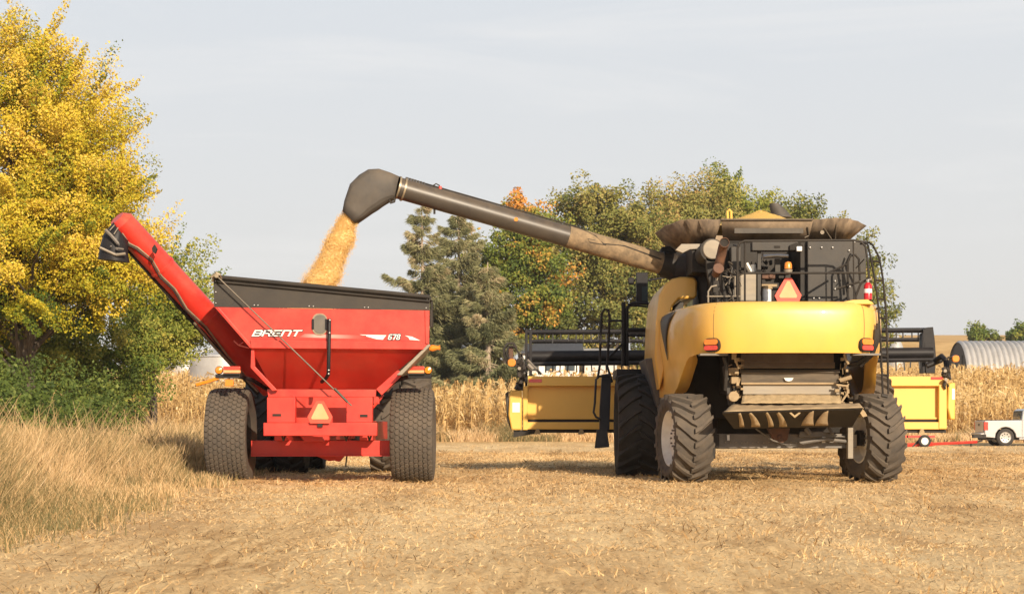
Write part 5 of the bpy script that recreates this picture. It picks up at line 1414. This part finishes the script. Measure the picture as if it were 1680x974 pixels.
hw.build('tube_cable', M['hose'], cm)
mk = MB(); mk.lathe([(0, .03), (.05, .028), (.06, .001)], U(.845) + Vector((0, 0, .185)), (0, 0, 1), 10); mk.build('tube_lamp', M['redlens'], cm)
mk = MB(); mk.cyl(U(.566) + Vector((0, -.178, .02)), (0, -1, 0), .035, .02, 12); mk.build('tube_reflector', M['amber'], cm)
kk = 31.2 / FPX
def sec(px, py, ang, w, dep, n=20):
    """section of the rubber boot: w across in the picture plane, dep through it, ang = direction of the width"""
    c = P(px, py, 31.25); e = Vector((math.cos(R(ang)), 0, math.sin(R(ang))))
    out = []
    for i in range(n):
        g = 2 * math.pi * i / n; cs, sn = math.cos(g), math.sin(g)
        cs = math.copysign(abs(cs) ** .62, cs); sn = math.copysign(abs(sn) ** .62, sn)
        out.append(c + e * (cs * w * kk) + Vector((0, sn * dep * kk, 0)))
    return out
outer = [(656, 291), (640, 284), (622, 278), (605, 279), (590, 288), (575, 303), (566, 330), (563, 347)]
inner = [(648, 327), (643, 329), (636, 333), (628, 338), (620, 344), (610, 350), (597, 359), (583.5, 368)]
dpt = [19.5, 20, 21, 22, 22, 22, 21, 20]
MB().loft([sec((o_[0] + i_[0]) / 2, (o_[1] + i_[1]) / 2, math.degrees(math.atan2(-(o_[1] - i_[1]), o_[0] - i_[0])), math.dist(o_, i_) / 2, dp) for o_, i_, dp in zip(outer, inner, dpt)], True, False).build('discharge_spout', M['boot'], cm, solid=.015, angle=17)
sq = MB(); sq.tube([P(639, 328, 31.1), P(641, 333, 31.1), P(647, 331, 31.1), P(648, 325, 31.1)], .02, 6); sq.build('spout_latch', M['hose'], cm)

# cab, hidden ahead of the tank; mirror, steps and rails on its left
MB().loft([[(CX - a, y0_, z), (CX + a, y0_, z), (CX + a, y1_, z), (CX - a, y1_, z)] for z, a, y0_, y1_ in ((2.1, .85, 34.9, 36.2), (2.8, .95, 34.9, 36.6), (3.5, .9, 34.9, 36.4))]).build('cab_glass', M['glass'], cm, bevel=.04)
MB().box(CX - 1.0, CX + 1.0, 34.8, 36.7, 3.5, 3.68).build('cab_roof', M['yellow'], cm, bevel=.06)
MB().box(CX - 1.0, CX + 1.0, 34.5, 36.3, 1.55, 2.1).build('cab_floor', M['black'], cm, bevel=.03)
MB().hexa([(CX - .7, 35.0, .8), (CX + .7, 35.0, .8), (CX + .7, 38.0, .45), (CX - .7, 38.0, .45), (CX - .7, 35.0, 1.6), (CX + .7, 35.0, 1.6), (CX + .7, 38.0, 1.1), (CX - .7, 38.0, 1.1)]).build('feeder_house', M['black'], cm)
mi = MB(); mi.pbox(1044, 447, 1063, 496, 36.0, .10); mi.tube([P(1063, 460, 36.1), P(1110, 452, 36.2), P(1160, 455, 36.2)], .022, 6); mi.tube([P(1040, 462, 36.05), P(1034, 457, 36.05)], .05, 6); mi.pbox(1031, 455, 1040, 467, 36, .06)
mo_ = mi.build('mirror', M['blackclean'], cm, bevel=.015)
MB().pbox(1053, 470, 1062.5, 494, 35.99, .006).build('mirror_glass', M['glass'], mo_, smooth=False)
hr = MB(); d = 35.0
hr.tube([P(1023, 600, d), P(1023, 495, d)], .042, 8)
hr.tube([P(1029, 600, d), P(1029, 506, d), P(1032, 500, d), P(1038, 497, d), P(1062, 498, d), P(1068, 503, d), P(1070, 512, d), P(1070, 590, d)], .030, 8)
hr.tube([P(1029, 503, d + .1), P(1040, 501, d + .1), P(1064, 503, d + .1)], .02, 8)
hr.tube([P(1023, 526, d), P(1000, 526, d)], .024, 8); hr.tube([P(1029, 541, d), P(1070, 541, d)], .04, 8); hr.tube([P(1029, 550, d), P(1070, 550, d)], .024, 8); hr.tube([P(1070, 504, d), P(1082, 500, d)], .02, 8)
hr.tube([P(984, 600, 34.6), P(985, 560, 34.6), P(987, 515, 34.6), P(992, 507, 34.6), P(998, 508, 34.6), P(1000, 520, 34.6), P(998, 570, 34.6), P(996, 600, 34.6)], .024, 8)
hr.tube([P(1000, 585, 34.8), P(1022, 563, 34.8)], .024, 8)
hr.build('handrail', M['blackclean'], cm)
MB().pbox(1012, 605, 1075, 620, 34.3, 1.4).build('platform', M['blackclean'], cm, bevel=.01)
lp = MB()
lp.prism([P(988, 614, 34.3), P(1003, 612, 34.3), P(1001, 672, 33.9), P(1000, 705, 33.7), P(984, 706, 33.7), P(984, 672, 33.9)], (0, .22, 0))
lp.prism([P(980, 704, 33.7), P(996, 703, 33.7), P(1000, 733, 33.6), P(976, 735, 33.6)], (0, .2, 0))
lp.build('boarding_steps', M['blackclean'], cm, bevel=.008)
lr = MB(); lr.tube([P(983, 617, 34.1), P(978, 622, 34.1), P(976, 660, 33.9), P(974, 676, 33.8), P(978, 684, 33.8), P(986, 687, 33.8)], .022, 7); lr.tube([P(980, 617, 34.1), P(1000, 617, 34.2)], .022, 7)
lr.tube([P(984, 600, 34.6), P(981, 618, 34.4)], .024, 7); lr.tube([P(996, 600, 34.6), P(1004, 626, 34.3)], .024, 7)
lr.build('step_rail', M['blackclean'], cm)

# ------------------------------------------------------------------ the header, with sub-parts
DH = 37.5
hd = MB()
hd.pbox(866, 617, 1553, 633, DH - .10, .28)
hd.pbox(862, 633, 1553, 688, DH + .02, .06)
hd.pbox(862, 692, 1553, 704, DH - .10, .22)
hd.pbox(858, 633, 866, 705, DH - .12, .9); hd.pbox(1540.5, 631, 1553.5, 703, DH - .12, .9)
hd.pbox(862, 684, 1553, 687.5, DH - .03, .06)
header = hd.build('header', M['yellow_h'], cm, bevel=.012, smooth=False)
MB().pbox(866, 687.6, 1550, 692, DH - .02, .3).build('lower_gap', M['dark'], header)
bt = MB(); bt.pbox(862, 704, 1552, 709.5, DH - .02, 1.6)
bt.pprism([(843, 706), (880, 704), (878, 711), (842, 717)], DH - .05, .8); bt.build('cutter_table', M['black'], header)
sk = MB()
for px in (882, 954, 1513): sk.pprism([(px - 2, 703), (px + 2, 703), (px + 5, 712), (px - 6, 712)], DH - .14, .1)
sk.build('skid_bracket', M['chaff'], header)
for a, b, yt, yb in ((834, 856, 640, 705), (1554, 1567.5, 628, 688)):
    MB().pprism([(a + 2, yt), (b, yt - 1), (b, yb), (a + 5, yb), (a, yt + 40)], DH - .15, 1.4).build('end_shield', M['yellow_h'], header, bevel=.03)
MB().pprism([(829, 645), (834, 641), (838, 704), (832, 690)], DH - .08, 1.2).build('divider_edge', M['greypanel'], header, bevel=.02)
MB().pbox(840.5, 660, 853, 676, DH - .156, .006).build('white_reflector', M['white'], header)
MB().pbox(1562, 637, 1566.5, 655, DH - .156, .006).build('white_reflector', M['white'], header)
MB().pbox(868, 621.5, 889, 627, DH - .106, .006).build('red_reflector', M['redlens'], header)
MB().pbox(1527, 617.8, 1547, 622.5, DH - .106, .006).build('red_reflector', M['redlens'], header)
DRL = 39.0
re = MB()
re.tube([P(864, 545, DRL), P(1530, 541.5, DRL)], .055, 8)
re.tube([P(864, 585, DRL - .3), P(1530, 579, DRL - .3)], .125, 12)
re.tube([P(868, 597, DRL - .5), P(1530, 590, DRL - .5)], .045, 8)
re.tube([P(868, 560, DRL + .9), P(1530, 557, DRL + .9)], .045, 8)
ti = re
for x in np.arange(870, 1528, 12.5):
    for y0_, dd, L_ in ((lerp(545, 541.5, (x - 864) / 666), DRL, 15), (lerp(597, 590, (x - 864) / 666), DRL - .5, 14)):
        j = rnd.uniform(-1, 1); ti.tube([P(x + j, y0_, dd), P(x + j + rnd.uniform(-1, 1), y0_ + L_ + rnd.uniform(-2, 3), dd - .05)], .018, 4)
reel = re._build('reel', M['blackclean'], header)
ar = MB()
ar.pbox(861.5, 539, 865.5, 640, DH + .4, .06); ar.pbox(868, 541, 873, 620, DH + .8, .08)
ar.pprism([(1514, 540), (1520, 537), (1531, 536), (1534, 560), (1536, 590), (1534, 612), (1519, 612)], DRL - .2, .12); ar.pprism([(1513, 548), (1515, 545), (1518, 612), (1513, 612)], DRL - .3, .3)
ar.tube([P(1534, 592, 38), P(1545, 584, 37.8), P(1552, 592, 37.6), P(1556, 620, 37.5)], .06, 7); ar.tube([P(1520, 600, 38), P(1545, 590, 38)], .06, 7)
ar.build('reel_arm', M['blackclean'], header, bevel=.008)
cyl_ = MB(); cyl_.tube([P(865, 590, DH + .2), P(888, 614, DH + .2)], .03, 6); cyl_.tube([P(866, 598, DH + .1), P(874, 606, DH + .1)], .05, 7); cyl_.build('reel_cylinder', M['grey'], header)
hy = MB()
hy.tube([P(833, 596, DH - .1), P(828, 585, DH - .1), P(827, 572, DH - .1), P(833, 563, DH - .1), P(842, 563, DH - .1), P(847, 570, DH - .1)], .028, 6)
hy.tube([P(836, 592, DH - .15), P(831, 578, DH - .15), P(835, 568, DH - .15), P(844, 568, DH - .15), P(852, 580, DH - .1), P(856, 600, DH - .1)], .022, 6)
hy.tube([P(850, 590, DH - .1), P(857, 586, DH - .1), P(860, 600, DH - .1), P(856, 640, DH - .1)], .03, 6)
for _ in range(24):
    x, y = rnd.uniform(848, 860), rnd.uniform(588, 636); hy.tube([P(x, y, DH - .2 + rnd.random() * .2), P(x + rnd.uniform(-4, 4), y + rnd.uniform(4, 12), DH - .15)], rnd.uniform(.018, .05), 6)
for _ in range(14):
    x, y = rnd.uniform(1547, 1556), rnd.uniform(600, 632); hy.tube([P(x, y, DH - .2 + rnd.random() * .2), P(x + rnd.uniform(-4, 5), y + rnd.uniform(4, 10), DH - .15)], rnd.uniform(.02, .045), 6)
hy.build('hydraulic_coupler', M['hose'], header)
gm = MB(); gm.pbox(834, 568, 842, 590, DH - .1, .15); gm.build('reel_motor', M['rust'], header, bevel=.02)
dk = MB()
for x, y in ((852, 604), (853, 616), (855, 626), (1551, 608), (1552, 622)): dk.cyl(P(x, y, DH - .28), (0, 1, 0), .035, .06, 8)
dk.build('coupler_fitting', M['plate'], header)
for px, py, w in ((839.5, 594.5, 6.5), (1568.5, 588, 5.8)):
    o = MB().pprism(rounded(px, py, w * 2, w * 1.9), DH - .22, .1).build('marker_lamp', M['amber'], header, smooth=False, bevel=.012)
la = MB(); la.tube([P(1552, 590, DH - .1), P(1556, 586, DH - .1), P(1564, 586, DH - .15)], .022, 6); la.tube([P(845, 598, DH - .1), P(852, 604, DH - .1)], .022, 6); la.build('lamp_arm', M['hose'], header)

# fire extinguisher standing on the deck step
fe = thing('fire_extinguisher', P(1424, 491, 28.95), 'small red fire extinguisher standing on the combine deck by the ladder', 'fire extinguisher')
MB().lathe([(0, .001), (0, .064), (.22, .064), (.265, .03), (.27, .001)], P(1424, 491, 28.95), (0, 0, 1), 20).build('cylinder', M['extred'], fe)
MB().lathe([(.10, .0655), (.165, .0655)], P(1424, 491, 28.95), (0, 0, 1), 20).build('label_band', M['white'], fe)
vb = MB(); c = P(1424, 491, 28.95); vb.tube([c + Vector((0, 0, .26)), c + Vector((0, 0, .31))], .02, 8); vb.tube([c + Vector((-.03, 0, .30)), c + Vector((.06, 0, .325))], .012, 6); vb.build('valve', M['chrome'], fe)

# ------------------------------------------------------------------ silver pickup and its red header trailer
DT = 86.0; kT = DT / FPX
XP, ZG = (1600 - HX) * DT / FPX, 0.0
pk_ = thing('pickup_truck', (XP + 2.9, DT + .95, 0), 'silver pickup truck parked in front of the corn at the right edge', 'pickup truck')
def X_(m): return XP + .45 + m
wb0, wb1, wr_ = .98, 4.55, .42
W0, W1 = DT, DT + 1.9
def arch(cx, r, n=9): return [(cx + r * math.cos(a), .40 + r * math.sin(a)) for a in [math.pi - math.pi * i / (n - 1) for i in range(n)]]
prof = [(0, .55)] + [(0.02, .42), (wb0 - .50, .40)] + arch(wb0, .50) + [(wb1 - .5, .40)] + arch(wb1, .50) + [(5.55, .42), (5.62, .60), (5.58, 1.02), (5.2, 1.16), (3.95, 1.20), (1.85, 1.22), (0.0, 1.20)]
body = MB().prism([(X_(x), W0, z) for x, z in prof], (0, 1.9, 0)); body.build('body', M['silver'], pk_, bevel=.03, smooth=False)
MB().box(X_(.08), X_(1.7), W0 + .07, W1 - .07, 1.212, 1.232).build('bed_cover', M['black'], pk_)
cabp = [(1.76, 1.2), (1.83, 1.68), (2.0, 1.76), (3.3, 1.76), (3.95, 1.24)]
MB().prism([(X_(x), W0 + .12, z) for x, z in cabp], (0, 1.66, 0)).build('cab', M['silver'], pk_, bevel=.05, smooth=False)
for a, b, c, dd in ((2.02, 2.72, 2.68, 2.10), (2.8, 3.66, 3.28, 2.8)):
    MB().prism([(X_(a), W0 + .10, 1.27), (X_(b), W0 + .10, 1.27), (X_(c), W0 + .105, 1.67), (X_(dd), W0 + .105, 1.67)], (0, .015, 0)).build('side_window', M['glass'], pk_, smooth=False)
MB().prism([(X_(1.745), W0 + .25, 1.28), (X_(1.745), W1 - .25, 1.28), (X_(1.80), W1 - .3, 1.66), (X_(1.80), W0 + .3, 1.66)], (.03, 0, 0)).build('rear_window', M['glass'], pk_, smooth=False)
MB().box(X_(-.03), X_(.0), W0 + .22, W1 - .22, .66, 1.19).build('tailgate', M['silver'], pk_, bevel=.01)
MB().box(X_(-.045), X_(-.03), W0 + .85, W1 - .85, .95, 1.05).build('tailgate_handle', M['black'], pk_)
for y in (W0 - .01, W1 - .17): MB().box(X_(-.025), X_(.16), y, y + .18, .74, 1.14).build('tail_lamp', M['redlens'], pk_, bevel=.02)
MB().box(X_(-.20), X_(.02), W0 + .05, W1 - .05, .50, .62).build('bumper', M['chrome'], pk_, bevel=.03)
MB().box(X_(.1), X_(5.4), W0 + .2, W1 - .2, .28, .45).build('underbody', M['dark'], pk_)
MB().tube([(X_(1.6), W0 - .05, .34), (X_(3.9), W0 - .05, .34)], .04, 8).build('running_board', M['chrome'], pk_)
for cx in (wb0, wb1):
    for yy, sgn in ((W0 + .14, -1), (W1 - .14, 1)):
        c = (X_(cx), yy, wr_ - .01)
        o = MB().lathe([(-.13, .27), (-.14, .36), (-.11, .41), (.11, .41), (.14, .36), (.13, .27)], c, (0, 1, 0), 30).build('tyre', M['tyredark'], pk_)
        w = MB().lathe([(sgn * .115, .285), (sgn * .125, .27), (sgn * .09, .24), (sgn * .08, .08), (sgn * .11, .06), (sgn * .11, .001)], c, (0, 1, 0), 30)
        ro = w.build('rim', M['chrome'], o)
        hl = MB()
        for k in range(8):
            g = k * math.pi / 4 + .2; hl.cyl((c[0] + math.cos(g) * .17, c[1] + sgn * .088, c[2] + math.sin(g) * .17), (0, sgn, 0), .032, .006, 8)
        hl.build('rim_openings', M['dark'], ro)
MB().box(X_(2.74), X_(2.76), W0 - .004, W0 + .01, .45, 1.22).build('door_gap', M['dark'], pk_)
MB().box(X_(1.75), X_(1.765), W0 - .004, W0 + .01, .45, 1.22).build('door_gap', M['dark'], pk_)

tl = thing('header_trailer', (XP - 2.5, 84.0, 0), 'low red header trailer hitched behind the silver pickup', 'trailer')
k_ = 84.0
tl_ = MB()
tl_.pbox(1488, 714, 1534, 717.5, k_, .12); tl_.tube([P(1530, 728, k_), P(1603, 724.5, k_)], .07, 6); tl_.tube([P(1484, 730, k_), P(1530, 728, k_)], .10, 6)
tl_.pbox(1380, 714, 1490, 717.5, k_, .12); tl_.pbox(1380, 728, 1488, 732, k_, .14)
tl_.build('frame', M['redframe'], tl, smooth=False)
ta = MB(); ta.prism([P(1496, 732, k_ - .1), P(1500, 732, k_ - .1), P(1519, 714, k_ - .1), P(1514, 714, k_ - .1)], (0, .1, 0)); ta.tube([P(1593, 727, k_), P(1593, 733, k_)], .04, 6); ta.build('brace', M['black'], tl)
for px in (1517, 1440):
    c = P(px, 727, k_ - .25); c.z = .26
    o = MB().lathe([(-.08, .17), (-.09, .24), (-.06, .28), (.06, .28), (.09, .24), (.08, .17)], c, (0, 1, 0), 22).build('tyre', M['tyredark'], tl)
    MB().lathe([(-.075, .185), (-.05, .15), (-.06, .05), (-.07, .001)], c, (0, 1, 0), 22).build('rim', M['white'], o)
ho = MB(); ho.tube([P(1603, 724.5, k_), P(1612, 722, k_)], .04, 6); ho.pbox(1597, 712, 1618, 718, k_ + .3, .3); ho.build('hitch', M['black'], tl)

# ------------------------------------------------------------------ thin autumn haze over the fields
hm = bpy.data.materials.new('haze'); hm.use_nodes = True
hn, hl_ = hm.node_tree.nodes, hm.node_tree.links
hn.remove(hn['Principled BSDF'])
pv = hn.new('ShaderNodeVolumePrincipled'); pv.inputs['Color'].default_value = (.92, .90, .86, 1); pv.inputs['Density'].default_value = .00025; pv.inputs['Anisotropy'].default_value = .2
hl_.new(pv.outputs['Volume'], hn['Material Output'].inputs['Volume'])
tag(MB().box(-400, 520, -55, 1600, -1.3, 45)._build('haze', hm, None, smooth=False), kind='stuff', label='thin pale haze hanging over the fields', cat='haze')
